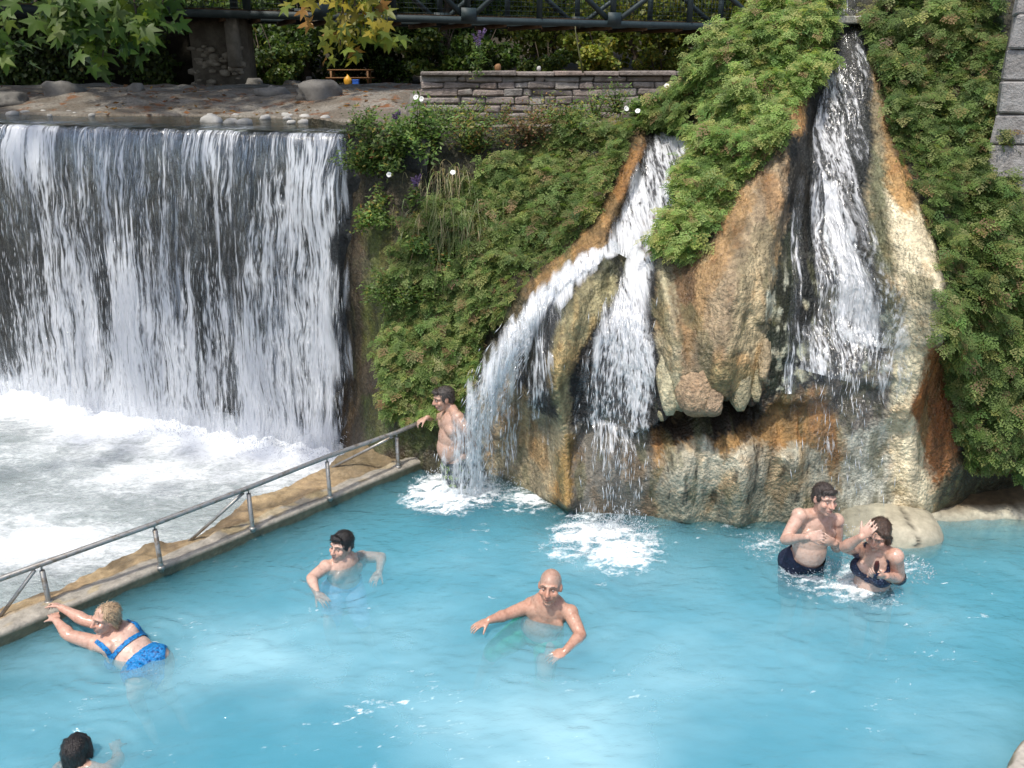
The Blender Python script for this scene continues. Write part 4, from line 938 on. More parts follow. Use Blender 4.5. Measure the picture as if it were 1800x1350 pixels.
# purple flower spikes: tall weed standing before the forest
def flower_spike(name, label, px, py, h, Y, seed, lean=0):
    r = np.random.default_rng(seed); b = at(px, py, Y); th = empty(name, tuple(b)); tag(th, label, 'plant', 'purple-spiked weeds')
    A = Acc(); n = 9; t = np.linspace(0, 1, n)[:, None]; q = np.array(b)+np.array([lean, 0, h])*t+np.array([.04, 0, 0])*np.sin(t*3)
    V, F = tube(q, np.linspace(.006, .003, n), 5); part('stem', mesh_np('stem', V, F, M_leaf, False, np.tile([(.09, .11, .05)], (len(V), 1))), th)
    k = 160; tt = r.uniform(0, .62, k); i0 = (tt*8).astype(int); P = q[i0]+r.normal(0, .035, (k, 3))
    V, F, C = scatter(LT, P, orient(r.normal(0, 1, (k, 3))*[1, 1, .4], np.array([0, -.4, 1.0])+r.normal(0, .4, (k, 3))), r.uniform(.03, .07, k), palette(k, GRN, (4, 3, 3, .3, .1), .2, r))
    part('leaves', mesh_np('leaves', V, F, M_leaf, False, C), th)['kind'] = 'stuff'
    for j in range(3):
        d = np.array([(j-1)*.09, 0, .17+.05*(j == 1)]); s0 = q[int(5+j*.9)]
        k = 130; tt = r.uniform(0, 1, k)[:, None]; P = s0+d*(.25+.95*tt)*h/.55*.8+r.normal(0, .010, (k, 3))*(1.1-tt*.8)
        V, F, C = scatter(LT, P, orient(r.normal(0, 1, (k, 3)), r.normal(0, 1, (k, 3))), r.uniform(.015, .03, k), palette(k, [(.24, .17, .36), (.17, .11, .27)], (2, 1), .15, r))
        part('flower_head', mesh_np('flower_head', V, F, M_leaf, False, C), th)
flower_spike('purple_weed', 'tall purple-spiked weed rising above the stone wall', 838, 130, .46, 10.6, 501)
flower_spike('purple_weed', 'short purple-spiked weed at the crest end of the waterfall', 700, 245, .28, 9.7, 502, -.06)
flower_spike('purple_weed', 'purple-spiked weed left of the drooping grass tussock', 722, 360, .30, 9.3, 503, .05)
# bare stalk over the wall
V, F = tube([at(1025, 128, 10.7), at(1018, 95, 10.7), at(1012, 60, 10.7), at(1011, 46, 10.7)], [.012, .010, .008, .004], 6)
st_ = link('dry_stalk', mesh_np('dry_stalk', V, F, M_grass, True, np.tile([(.16, .16, .07)], (len(V), 1)))); tag(st_, 'single bare pale stalk sticking up over the stone wall', 'plant')
# white bindweed flowers
M_white = NT('white_petal'); M_white = M_white.done(M_white.pbsdf((.80, .80, .78), .5, .3))
def flower_mesh():
    V = [(0, 0, -.03)]; n = 10
    for j, (r_, z) in enumerate(((.010, -.012), (.030, .006), (.036, .004))):
        for i in range(n): a = 2*math.pi*i/n; V.append((r_*math.cos(a)*(1+.08*(i % 2)), r_*math.sin(a)*(1+.08*(i % 2)), z))
    T = [(0, 1+(i+1) % n, 1+i) for i in range(n)]; Q = [(1+j*n+i, 1+j*n+(i+1) % n, 1+(j+1)*n+(i+1) % n, 1+(j+1)*n+i) for j in range(2) for i in range(n)]
    return mesh_np('white_flower', V, [np.array(T), np.array(Q)], M_white, True)
fm = flower_mesh()
for (px, py, pull, lab) in ((731, 171, .55, 'white bindweed flower, left one of the pair below the wall end'), (741, 174, .55, 'white bindweed flower, right one of the pair below the wall end'), (684, 307, .45, 'white bindweed flower beside the waterfall top, lowest at left'), (796, 303, .45, 'white bindweed flower above the drooping grass tussock'),
                            (1172, 151, .4, 'topmost white bindweed flower near the left chute'), (1148, 174, .4, 'white bindweed flower just below the topmost one by the chute'), (1101, 191, .4, 'leftmost white bindweed flower by the chute'), (1121, 195, .4, 'lowest white bindweed flower by the chute')):
    p = on_surf(px, py); q = at(px, py, p.y-pull); o = link('white_flower', fm, None, q); o.scale = (.75, .75, .75); o.rotation_euler = (R(70+random.uniform(-20, 20)), 0, R(random.uniform(-30, 30))); tag(o, lab, 'flower', 'white bindweed flowers')

# ------------------------------------------------------------------ plane tree branches hanging into the picture
def palmate():
    out = []
    for a, l in ((-115, .42), (-62, .78), (-32, .42), (0, 1.0), (32, .42), (62, .78), (115, .42)):
        out.append((a, l))
    pts = [(0, 0, 0)]; ring = []
    A_ = [(-150, .22), (-118, .62), (-92, .36), (-62, .86), (-34, .40), (-12, .72), (0, 1.02), (12, .72), (34, .40), (62, .86), (92, .36), (118, .62), (150, .22)]
    for a, l in A_:
        x, y = l*math.cos(R(a)), l*math.sin(R(a)); ring.append((x+.12, y, -.18*(x*x+y*y)+.05*math.sin(a)))
    V = np.array([(0.12, 0, .03)]+ring+[(-.45, -.012, .02), (-.45, .012, .02), (.12, .012, .03)])*.5
    T = np.array([(0, 1+i, 2+i) for i in range(len(ring)-1)]+[(0, len(ring)+1, len(ring)+2), (0, len(ring)+2, len(ring)+3)])
    return V, T
PV, PT = palmate()
def leaf_mesh(c):
    r_ = np.linalg.norm(PV, axis=1)[:, None]; return mesh_np('leaf', PV, PT, M_leaf, False, np.array(c)*(1.1-.3*r_))
GL = [leaf_mesh(c) for c in ((.060, .11, .018), (.08, .14, .022), (.045, .09, .016), (.12, .17, .026), (.07, .12, .018))]
YL = [leaf_mesh(c) for c in ((.24, .22, .025), (.30, .24, .03), (.17, .19, .025), (.28, .14, .03), (.12, .16, .025))]
def hanging_tree(name, label, trunk, twigs, leaves, size, seed, crown=None):
    r = random.Random(seed); th = empty(name, trunk); tag(th, label, 'tree')
    tp = [Vector(trunk)+Vector((.25*math.sin(i), .2*math.cos(i*1.3)-.2, i*1.15)) for i in range(8)]
    part('trunk', tube_me('trunk', tp, [.34-.028*i for i in range(8)], M_bark, 12), th)
    for (P0, tw, cnt) in twigs:
        pts = [tp[5], tp[5].lerp(P0, .5)+Vector((0, 0, .5)), P0]+tw
        n = len(pts); part('branch', tube_me('branch', pts, [.07, .04, .018]+[.009*(1-.12*i) for i in range(n-3)], M_bark, 6), th)
        path = [P0]+tw
        for j in range(cnt):
            k = r.uniform(0, len(path)-1.001); i = int(k); q = path[i].lerp(path[i+1], k-i)
            o = bpy.data.objects.new('leaf', r.choice(leaves)); COL.objects.link(o); o.parent = th
            d = Vector((r.gauss(0, .8), r.gauss(-.15, .5), r.gauss(-.65, .4))).normalized(); up = Vector((r.gauss(0, .45), r.gauss(-.75, .4), r.gauss(.7, .35))).normalized()
            s = up.cross(d).normalized(); u = d.cross(s); M = Matrix((d, s, u)).transposed().to_4x4()
            off = d*.10+Vector((r.gauss(0, .06), r.gauss(0, .10), r.gauss(0, .05)))
            o.matrix_local = Matrix.Translation(q+off-th.location) @ M @ Matrix.Scale(size*r.uniform(.75, 1.25), 4)
    return th
def tw(*a, Y=7.4): return [at(x, y, Y+dy) for x, y, dy in a]
hanging_tree('plane_tree', 'green plane tree with large lobed leaves hanging in at the top left', (-11.5, 14.5, 3.4), [
 (at(-40, -60, 7.6), tw((0, -10, 0), (15, 50, .1), (10, 105, .2)), 44), (at(60, -60, 7.5), tw((90, -15, 0), (110, 15, 0), (140, 40, 0)), 44), (at(140, -60, 7.3), tw((160, -5, 0), (190, 40, 0), (180, 100, 0)), 64), (at(220, -50, 7.4), tw((235, -5, 0), (240, 30, 0), (225, 62, 0)), 44), (at(290, -50, 7.8), tw((290, -20, 0), (285, 10, 0), (280, 30, 0)), 22), (at(110, -40, 7.2), tw((120, 10, 0), (135, 50, 0), (160, 85, 0)), 30)],
 GL, .235, 601)
hanging_tree('plane_tree', 'plane tree with yellowing leaves hanging above the picnic table', (-13.0, 18.5, 3.6), [
 (at(560, -60, 8.0), tw((550, -15, 0), (545, 8, 0), Y=8.0), 16), (at(600, -60, 8.0), tw((605, -10, 0), (600, 35, 0), (598, 80, 0), Y=8.0), 46), (at(640, -60, 8.0), tw((645, -15, 0), (655, 20, 0), (675, 50, 0), Y=8.0), 40), (at(620, -60, 8.2), tw((622, 0, 0), (630, 30, 0), (635, 62, 0), Y=8.2), 26)],
 YL, .21, 602)
# ================================================================== built things
def mat_metal(name, c, rough, metallic=1.0, grime=(.2, .14, .08)):
    t = NT(name); p = t.pos(); col = t.mix(t.map(t.noise(p, 14, 5, .75), .47, .66, 0, .9), c, grime)
    return t.done(t.pbsdf(col, t.map(t.noise(p, 40, 2), .3, .7, rough*.8, rough*1.4), .5, None, Metallic=metallic))
M_steel = mat_metal('worn_grey_steel', (.34, .335, .32), .45, .75, (.20, .155, .11))
# ------------------------------------------------------------------ handrail along the ledge
POSTS = [(80, 992, 86, 1058), (276, 921, 283, 997), (441, 858, 444, 928), (577, 803, 580, 874), (698, 760, 700, 820)]
rail = empty('handrail', tuple(atz(444, 928, .11))); tag(rail, 'grey steel handrail on posts along the stone ledge', 'handrail')
tops = []
for (x0, y0, x1, y1) in POSTS:
    b = atz(x1, y1, .11); t_ = at(x0, y0, b.y)
    top = Vector((b.x, b.y, t_.z)); tops.append(top)
    V, F = tube([b-Vector((0, 0, .04)), b+Vector((0, 0, .0)), Vector((b.x, b.y, top.z-.055))], [.020]*3, 12); po = part('post', mesh_np('post', V, F, M_steel, True), rail)
    V, F = tube([Vector((b.x, b.y, top.z-.06)), Vector((b.x, b.y, top.z-.0))], [.008]*2, 8); part('pin', mesh_np('pin', V, F, M_steel, True), po)
    V, F = tube([b-Vector((0, 0, .02)), b+Vector((0, 0, .012))], [.031]*2, 14); part('base_plate', mesh_np('base_plate', V, F, M_steel, True), po)
d = (tops[0]-tops[1]); line = [tops[0]+d*3.0, tops[0]+d*.6]+tops; e = at(742, 741, tops[-1].y+.10); line.append(e)
part('top_rail', tube_me('top_rail', line, .0225, M_steel, 12), rail)
for (xa, ya, k, xb, yb) in ((72, 1000, 0, -12, 1092), (432, 864, 2, 330, 948), (690, 768, 4, 575, 822)):
    b = atz(xb, yb, .06); a = tops[k]+Vector((0, 0, -.03))-KD*.05
    part('brace', tube_me('brace', [a, a.lerp(b, .45)+Vector((0, 0, -.015)), b-Vector((0, 0, .03))], .015, M_steel, 8), rail)

# ------------------------------------------------------------------ rough stone wall on the bank
def mat_stone(name, vary=.3, rough=.9, bump=.8):
    t = NT(name); p = t.pos(); oi = t.n('ShaderNodeObjectInfo').outputs['Random']
    c = t.ramp(oi, [(0, (.24, .205, .185)), (.3, (.30, .265, .24)), (.55, (.33, .26, .225)), (.8, (.29, .275, .26)), (1, (.38, .345, .31))])
    c = t.mix(t.map(t.noise(p, 9, 5, .65), .35, .7, 0, .6), c, (.10, .085, .075)); c = t.mix(t.map(t.noise(p, 5, 3, .6), .6, .75, 0, .6), c, (.33, .32, .29))
    return t.done(t.pbsdf(c, rough, .25, t.bump(t.noise(p, 22, 4, .7), bump, .03)))
M_stone = mat_stone('wall_stone'); M_mortar = mat_rough('dark_mortar', (.20, .18, .155), (.28, .255, .225), 8, .95, .6)
def stone_wall(name, label, A, B, z0, z1, seed, course=(.07, .17), length=(.12, .55), depth=.22, cope=True, stone_mat=None):
    r = random.Random(seed); A, B = Vector(A), Vector(B); d = (B-A); L = d.length; d.normalize(); n = Vector((d.y, -d.x, 0))
    if n.y > 0: n = -n
    ang = math.atan2(d.y, d.x); th = empty(name, (A.x, A.y, z0)); tag(th, label, 'wall')
    c = A+d*L/2-n*(depth/2+.03); V, F = box_np((c.x, c.y, (z0+z1)/2-.01), (L-.04, depth-.05, z1-z0-.05), rotz(ang)); part('core', mesh_np('core', V, F, M_mortar), th)
    z = z0; rows = []
    zt = z1-(.045 if cope else 0)
    while z < zt-.05:
        h = min(r.uniform(*course), zt-z)
        if zt-z-h < .06: h = zt-z
        x = 0
        while x < L:
            l = min(r.uniform(*length), L-x)
            if L-x-l < .1: l = L-x
            me = bevel_box('stone', (l-.008, .12+r.uniform(0, .03), h-.008), stone_mat or M_stone, .014, .016, 0, r.randint(0, 99999))
            o = link('stone', me, th); q = A+d*(x+l/2)-n*r.uniform(.055, .085); o.location = Vector((q.x, q.y, z+h/2))-th.location; o.rotation_euler = (0, 0, ang+r.uniform(-.02, .02)); x += l
        z += h
    if cope:
        x = 0
        while x < L:
            l = min(r.uniform(.35, .8), L-x)
            o = link('coping_stone', bevel_box('coping_stone', (l-.01, depth+.07, .05), stone_mat or M_stone, .01, .007, 0, r.randint(0, 9999)), th); q = A+d*(x+l/2)-n*(depth/2-.02)
            o.location = Vector((q.x, q.y, z1-.02+r.uniform(-.004, .004)))-th.location; o.rotation_euler = (0, 0, ang); x += l
    return th
wa, wb = at(738, 125, 10.9), at(1330, 130, 11.2)
stone_wall('stone_wall', 'weathered reddish-grey rubble stone wall with flat coping behind the bank', (wa.x, wa.y, 0), (wb.x, wb.y, 0), 3.30, 4.02, 71, (.06, .13), (.10, .5))
def mat_ash():
    t = NT('pale_ashlar'); p = t.pos(); c = t.mix(t.map(t.noise(p, 7, 5, .65), .35, .65), (.36, .35, .34), (.25, .235, .225)); c = t.mix(t.map(t.noise(p, 30, 4, .7), .58, .75, 0, .6), c, (.13, .12, .11))
    return t.done(t.pbsdf(c, .9, .2, t.bump(t.noise(p, 30, 4, .7), .8, .03)))
wa, wb = at(1778, 60, 7.95), at(2050, 60, 7.55)
stone_wall('ashlar_wall', 'pale grey wall of large dressed blocks at the top right corner', (wa.x, wa.y, 0), (wb.x, wb.y, 0), 2.3, 5.4, 72, (.26, .29), (.45, .7), .3, False, mat_ash())
# slab spanning the right stream
o = link('stone_slab', bevel_box('stone_slab', (.52, .16, .07), M_ledge, .012, .01, 0, 4), None, on_surf(1490, 40)+Vector((0, -.10, .02))); tag(o, 'grey stone slab bridging the top of the right cascade', 'slab')
ca = o.data.color_attributes.new('col', 'FLOAT_COLOR', 'POINT'); ca.data.foreach_set('color', np.tile([.34, .33, .29, 1], len(o.data.vertices)).astype(np.float32))

# ------------------------------------------------------------------ steel bridge
M_bridge = mat_rough('dark_green_bridge_paint', (.028, .048, .054), (.045, .066, .072), 3, .55, .15, 30, .4)
M_rust = mat_rough('rusty_joist', (.10, .06, .035), (.16, .10, .06), 3, .8, .3)
BZ = 5.72
b0, b1 = at(360, 25, 28.4), at(1240, 48, 36.0); BA, BB = Vector((b0.x, b0.y, BZ)), Vector((b1.x, b1.y, BZ)); bd = (BB-BA).normalized(); bn = Vector((bd.y, -bd.x, 0)); bn = bn if bn.y < 0 else -bn
BA2 = BA-bd*9; BB2 = BB+bd*10
bridge = empty('truss_bridge', tuple(BA)); tag(bridge, 'dark green steel truss footbridge crossing behind the falls', 'bridge')
def bpart(name, a, b, w, h, m=None): V, F = bar_np(a, b, w, h); return part(name, mesh_np(name, V, F, m or M_bridge), bridge)
def bpx(px):   # point on the bridge line at a photo column
    lo, hi = BA2, BB2
    for _ in range(40):
        m = (lo+hi)/2
        if float(proj(np.array(m))[0]) < px: lo = m
        else: hi = m
    return (lo+hi)/2
TH = 2.2
for side, off in ((0, 0.0), (1, 2.8)):
    sh = -bn*off
    bpart('bottom_chord', BA2+sh, BB2+sh, .20, .22); bpart('top_chord', BA2+sh+Vector((0, 0, TH)), BB2+sh+Vector((0, 0, TH)), .24, .24)
    xs_ = [300, 435, 562, 692, 822, 948, 1077, 1211, 1340]; N_ = [bpx(x)+sh for x in xs_]
    for i, q in enumerate(N_): bpart('post', q+Vector((0, 0, .14)), q+Vector((0, 0, TH-.12)), .20, .20)
    for i in range(len(N_)-1):
        a, b = N_[i], N_[i+1]
        lowa = (i % 2 == 0)         # diagonals meet at every second lower node
        p, q = (a, b+Vector((0, 0, TH))) if lowa else (a+Vector((0, 0, TH)), b)
        bpart('diagonal', p+bn*.02, q+bn*.02, .13, .15)
    for i, q in enumerate(N_[::2]): 
        V, F = box_np(tuple(q+Vector((0, 0, .18))+bn*.12), (.55, .03, .42), rotz(math.atan2(bd.y, bd.x))); part('gusset_plate', mesh_np('gusset_plate', V, F, M_bridge), bridge)
bpart('deck', BA2-bn*1.4+Vector((0, 0, .12)), BB2-bn*1.4+Vector((0, 0, .12)), 2.4, .10, M_rust)
for x in range(330, 1300, 62):
    q = bpx(x); bpart('joist', q+Vector((0, 0, -.12)), q-bn*2.8+Vector((0, 0, -.12)), .12, .14, M_rust)
A = Acc(); q0 = bpx(250)-bn*.1; q1 = bpx(1300)-bn*.1; Lb = (q1-q0).length
for k in range(int(Lb/.16)): V, F = bar_np(q0+bd*k*.16+Vector((0, 0, .15)), q0+bd*k*.16+Vector((0, 0, 1.25)), .014, .014); A.add(V, F)
for k in range(8): V, F = bar_np(q0+Vector((0, 0, .2+k*.15)), q1+Vector((0, 0, .2+k*.15)), .014, .014); A.add(V, F)
part('mesh_railing', A.mesh('mesh_railing', M_bridge), bridge)['kind'] = 'stuff'
# pier of rough stones
pb = at(386, 150, 29.3); pier = empty('bridge_pier', (pb.x, pb.y, 3.3)); tag(pier, 'tall stone pier with pale rough stones holding the bridge', 'pier')
pw = 1.75; ang = math.atan2(bd.y, bd.x)
V, F = box_np((pb.x, pb.y+.8, 4.45), (pw, 1.5, 2.5), rotz(ang*.3)); part('core', mesh_np('core', V, F, mat_rough('old_pier_concrete', (.12, .105, .085), (.21, .185, .15), 3, .95, .8, 12)), pier)
V, F = bar_np((pb.x+.62, pb.y-.02, 4.2), (pb.x+.62, pb.y-.02, 5.68), .36, .5); part('pillar', mesh_np('pillar', V, F, mat_rough('pier_concrete', (.22, .20, .17), (.30, .275, .24), 4, .95, .5)), pier)
r = random.Random(5); M_pst = mat_rough('pale_pier_stone', (.24, .21, .17), (.38, .34, .28), 5, .9, .6, 14)
for i in range(46):
    s_ = r.uniform(.16, .42); me = rock_me('stone', M_pst, (s_, .24, s_*r.uniform(.45, .75)), 1, .3, i)
    o = link('stone', me, pier); o.location = Vector((pb.x+r.uniform(-.85, .85), pb.y+.0+r.uniform(-.04, .05), 3.45+1.35*r.random()**.8))-pier.location
ab = at(150, 110, 31); V, F = box_np((ab.x, ab.y+1, 4.6), (9.2, 2, 3.0), rotz(.12)); 
tag(link('abutment', mesh_np('abutment', V, F, mat_rough('shade_darkened_masonry', (.028, .027, .020), (.06, .055, .042), 1.2, .95, .9, 5, .2, .1))), 'masonry abutment left of the pier, its shade put into the dark colour', 'wall')  # near-black base colour carries the shade the abutment stands in
# picnic table with bag and blue box
M_wood = mat_rough('orange_wood', (.20, .10, .045), (.26, .14, .06), 5, .7, .2)
tb = at(618, 152, 40.0); tz = float(ground_z(np.array([tb.x]), np.array([tb.y]))[0]); tb = Vector((tb.x, tb.y, tz)); s_ = 28/1500*40/.75*.95
tab = empty('picnic_table', tuple(tb)); tag(tab, 'orange wooden picnic table under the trees beyond the dam', 'table')
def tpart(n, c, s): V, F = box_np(tuple(tb+Vector(c)), s); part(n, mesh_np(n, V, F, M_wood), tab)
hz = max(.55, at(618, 123, 40).z-tz)
for k in range(4): tpart('plank', (0, -.3+k*.2, hz), (1.9, .185, .05))
for sx in (-.8, .8):
    tpart('leg', (sx, -.35, hz/2-.02), (.08, .08, hz-.03)); tpart('leg', (sx, .35, hz/2-.02), (.08, .08, hz-.03)); tpart('cross_beam', (sx, 0, hz*.45), (.06, 1.5, .08))
tpart('bench', (0, -.7, hz*.5), (1.9, .25, .05)); tpart('bench', (0, .7, hz*.5), (1.9, .25, .05))
bm = bmesh.new(); bmesh.ops.create_icosphere(bm, subdivisions=3, radius=1)
for v in bm.verts:
    k = 1 if v.co.z < .3 else max(.15, 1-(v.co.z-.3)*1.3); v.co = Vector((v.co.x*.17*k, v.co.y*.13*k, v.co.z*.27)); v.co += Vector((.012*math.sin(v.co.z*40), 0, 0))
t = NT('yellow_plastic'); M_y = t.done(t.pbsdf((.62, .32, .03), .45, .4))
q = at(612, 152, 38.5); qz = float(ground_z(np.array([q.x]), np.array([q.y]))[0]); o = link('plastic_bag', bm_mesh('plastic_bag', bm, M_y, True), None, (q.x, q.y, qz+.24)); tag(o, 'yellow-orange plastic bag on the ground by the picnic table', 'bag')
t = NT('blue_plastic'); M_b = t.done(t.pbsdf((.03, .12, .50), .4, .4))
q = at(626, 153, 38.3); qz = float(ground_z(np.array([q.x]), np.array([q.y]))[0]); cb = empty('cooler_box', (q.x, q.y, qz)); tag(cb, 'small blue cooler box beside the yellow bag', 'box')
o = link('body', bevel_box('body', (.26, .22, .24), M_b, .02), cb, (0, 0, .12)); o = link('lid', bevel_box('lid', (.28, .24, .05), M_b, .012), cb, (0, 0, .265))

# ------------------------------------------------------------------ stones of the bank
M_peb = mat_rough('river_pebble', (.40, .39, .36), (.58, .56, .52), 5, .85, .4, 16); M_bld = mat_rough('grey_boulder', (.15, .14, .125), (.25, .235, .21), 3, .9, .7, 8)
r = random.Random(9); k = 0
for i in range(34):
    px = r.uniform(365, 605) if i > 9 else r.uniform(20, 260); py = r.uniform(203, 216) if i > 9 else r.uniform(196, 205); p = atz(px, py, CREST_Z+.01)
    s_ = r.uniform(.05, .16)*(1.6 if i in (12, 18, 25) else 1); o = link('pebble', rock_me('pebble', M_peb, (s_*1.4, s_*1.1, s_*.8), 2, .3, i), None, p); o.rotation_euler = (0, 0, r.uniform(0, 6))
    LP = {12: 'largest pale pebble in the shallows above the waterfall crest', 18: 'big flat pale pebble in the shallows above the crest', 25: 'big rounded pale pebble near the crest end of the waterfall'}.get(i)
    tag(o, LP or 'pale river pebble in the shallow water above the waterfall crest' if i > 9 else 'pale pebble on the left bank above the waterfall crest', 'stone', 'pebbles above the crest' if i > 9 else 'pebbles on the left bank')
def gpos(px, py, Y): p = at(px, py, Y); return Vector((p.x, p.y, float(ground_z(np.array([p.x]), np.array([p.y]))[0])))
for (px, py, Y, sx, sz, lab) in ((112, 160, 16.5, 1.25, .55, 'rounded grey boulder on the left bank below the abutment'), (15, 168, 16.0, 1.1, .4, 'flat dark boulder at the far left of the bank'), (240, 172, 16.5, .5, .3, 'small grey rock leaning on the left bank'), (445, 146, 26, .9, .55, 'pale rock at the foot of the bridge pier'),
                                 (515, 144, 30, 1.2, .55, 'pale boulder on the gravel left of the picnic table'), (545, 146, 33, .5, .8, 'upright grey stone left of the picnic table'), (563, 150, 33, 1.3, .5, 'grey boulder beside the picnic table legs'), (560, 185, 14.8, 1.3, .5, 'brown undercut rock on the river bank'), (742, 132, 12.3, .75, .75, 'large dark rock at the left end of the stone wall'), (480, 178, 16, 1.0, .35, 'low tan rock on the bank above the pebbles')):
    p = gpos(px, py, Y); sx, sz = sx*.62, sz*.62; o = link('boulder', rock_me('boulder', M_bld, (sx, sx*.8, sz*1.5), 3, .6, int(px)), None, p+Vector((0, 0, sz*.12))); tag(o, lab, 'rock')
for (px, lab) in ((875, 'round tan stone standing on the coping of the wall'), (947, 'smaller pale stone on the coping of the wall')):
    p = at(px, 122 if px < 900 else 124, 11.1); s_ = .085 if px < 900 else .055; o = link('coping_pebble', rock_me('coping_pebble', M_wood if px < 900 else M_peb, (s_, s_, s_*1.2), 2, .15, px), None, (p.x, p.y, 4.035+s_*.35)); tag(o, lab, 'stone')
# fallen leaves
n = 2600; r = np.random.default_rng(77); X = r.uniform(-13, 1.5, n); Y = 13.2+r.uniform(0, 1, n)**1.4*26; keep = fbm(X*.5, Y*.4, None, 3, 41) > -.05; X, Y = X[keep], Y[keep]; n = len(X)
P = np.stack([X, Y, ground_z(X, Y)+.02], 1)
V, F, C = scatter(leaflet((0, 0, 0), (1, 0, 0), 1, .7), P, orient(r.normal(0, 1, (n, 3))*[1, 1, .15], np.array([0, 0, 1.0])+r.normal(0, .3, (n, 3))), r.uniform(.05, .13, n), palette(n, [(.26, .12, .05), (.34, .19, .08), (.17, .085, .04)], (3, 2, 2), .2, r))
tag(link('fallen_leaves', mesh_np('fallen_leaves', V, F, M_leaf, False, C)), 'brown fallen leaves scattered over the gravel bank', 'leaves', kind='stuff')

# ------------------------------------------------------------------ forest
def crown(n, R_, size, cols, wts, seed, clumps=26, flat=.8):
    r = np.random.default_rng(seed); c = r.normal(0, 1, (clumps, 3)); c /= np.linalg.norm(c, axis=1)[:, None]; c *= (r.uniform(.35, .95, clumps)[:, None])*np.array([R_, R_, R_*flat])
    k = r.integers(0, clumps, n); d = r.normal(0, 1, (n, 3)); d /= np.linalg.norm(d, axis=1)[:, None]
    P = c[k]+d*(R_*.36*r.uniform(.35, 1.0, n)**.5)[:, None]*np.array([1, 1, .65])
    tone = (.75+.5*r.uniform(0, 1, clumps))[k][:, None]
    V, F, C = scatter(leaflet((-.5, 0, 0), (1, 0, 0), 1, .8), P, orient(r.normal(0, 1, (n, 3)), d*.5+np.array([0, -.1, .8])+r.normal(0, .5, (n, 3))), r.uniform(size*.6, size*1.3, n), np.clip(palette(n, cols, wts, .22, r)*tone, .01, .5))
    return mesh_np('crown', V, F, M_leaf, False, C)
FG = [(.07, .115, .026), (.105, .155, .034), (.045, .08, .02), (.19, .20, .04)]; FY = [(.20, .24, .045), (.28, .28, .055), (.13, .18, .035), (.34, .28, .05)]
def trunk_mesh(h, r0, seed, limbs=5, spread=1.6):
    r = random.Random(seed); A = Acc(); pts = [(r.gauss(0, .05)*i, r.gauss(0, .05)*i, h*i/7) for i in range(8)]
    V, F = tube(pts, [r0*(1-.09*i)*(1.25 if i == 0 else 1) for i in range(8)], 9); A.add(V, F)
    for j in range(limbs):
        s = pts[4+j % 3]; a = r.uniform(0, 6.28); e = (s[0]+math.cos(a)*spread, s[1]+math.sin(a)*spread, s[2]+r.uniform(.6, 1.6)); m = tuple((x+y)/2+(0 if i < 2 else .15) for i, (x, y) in enumerate(zip(s, e)))
        V, F = tube([s, m, e], [r0*.4, r0*.28, r0*.12], 6); A.add(V, F)
    return A.mesh('trunk', M_bark, True)
CR = [crown(5200, 2.9, .24, FG, (4, 3, 4, .4), 1), crown(5200, 2.7, .22, FG, (3, 4, 3, 1), 2), crown(4600, 2.6, .22, FY, (4, 2, 3, .6), 3, 30), crown(5200, 3.0, .24, FG, (3, 2, 5, .2), 4, 30)]
TR = [trunk_mesh(4.2, .19, 1), trunk_mesh(4.8, .24, 2), trunk_mesh(4.4, .17, 3), trunk_mesh(5.0, .22, 4)]
def forest_tree(px, Y, kind, sc, label, zoff=0.0, ch=4.2):
    x = (px-900)/1500*Y*.95; z = float(ground_z(np.array([x]), np.array([Y]))[0])
    th = empty('forest_tree', (x, Y, z)); tag(th, label, 'tree', 'trees of the forest behind the bridge'); th.rotation_euler = (0, 0, px*.37); th.scale = (sc, sc, sc)
    link('trunk', TR[kind], th); link('crown', CR[kind], th, (0, 0, ch))
LB = ['dark green tree behind the bridge', 'mid green tree behind the bridge', 'yellow-green tree behind the bridge', 'dense dark tree behind the bridge']
spots = []
r = random.Random(21)
for row, (Y, step) in enumerate(((43, 150), (50, 140), (58, 120), (70, 110))):
    px = -220+row*45
    while px < 1560:
        kind = r.choice((0, 1, 3)) if px < 880 else r.choice((2, 2, 1)); spots.append((px+r.uniform(-25, 25), Y+r.uniform(-2, 2), kind, r.uniform(.9, 1.25)*(1 if Y < 45 else 1.25), row)); px += step
ORD = ('first', 'second', 'third', 'fourth', 'fifth', 'sixth', 'seventh', 'eighth', 'ninth', 'tenth', 'eleventh', 'twelfth', 'thirteenth', 'fourteenth', 'fifteenth', 'sixteenth', 'seventeenth', 'eighteenth'); cnt = {}
for (px, Y, kind, sc, row) in spots:
    cnt[row] = cnt.get(row, -1)+1
    rowname = ('front row', 'second row', 'third row', 'last row')[row]; wh = 'left' if px < 420 else ('middle' if px < 860 else 'right')
    forest_tree(px, Y, kind, sc, LB[kind]+', '+ORD[cnt[row]]+' from left in the '+rowname, 0, 3.2 if row else 2.5)
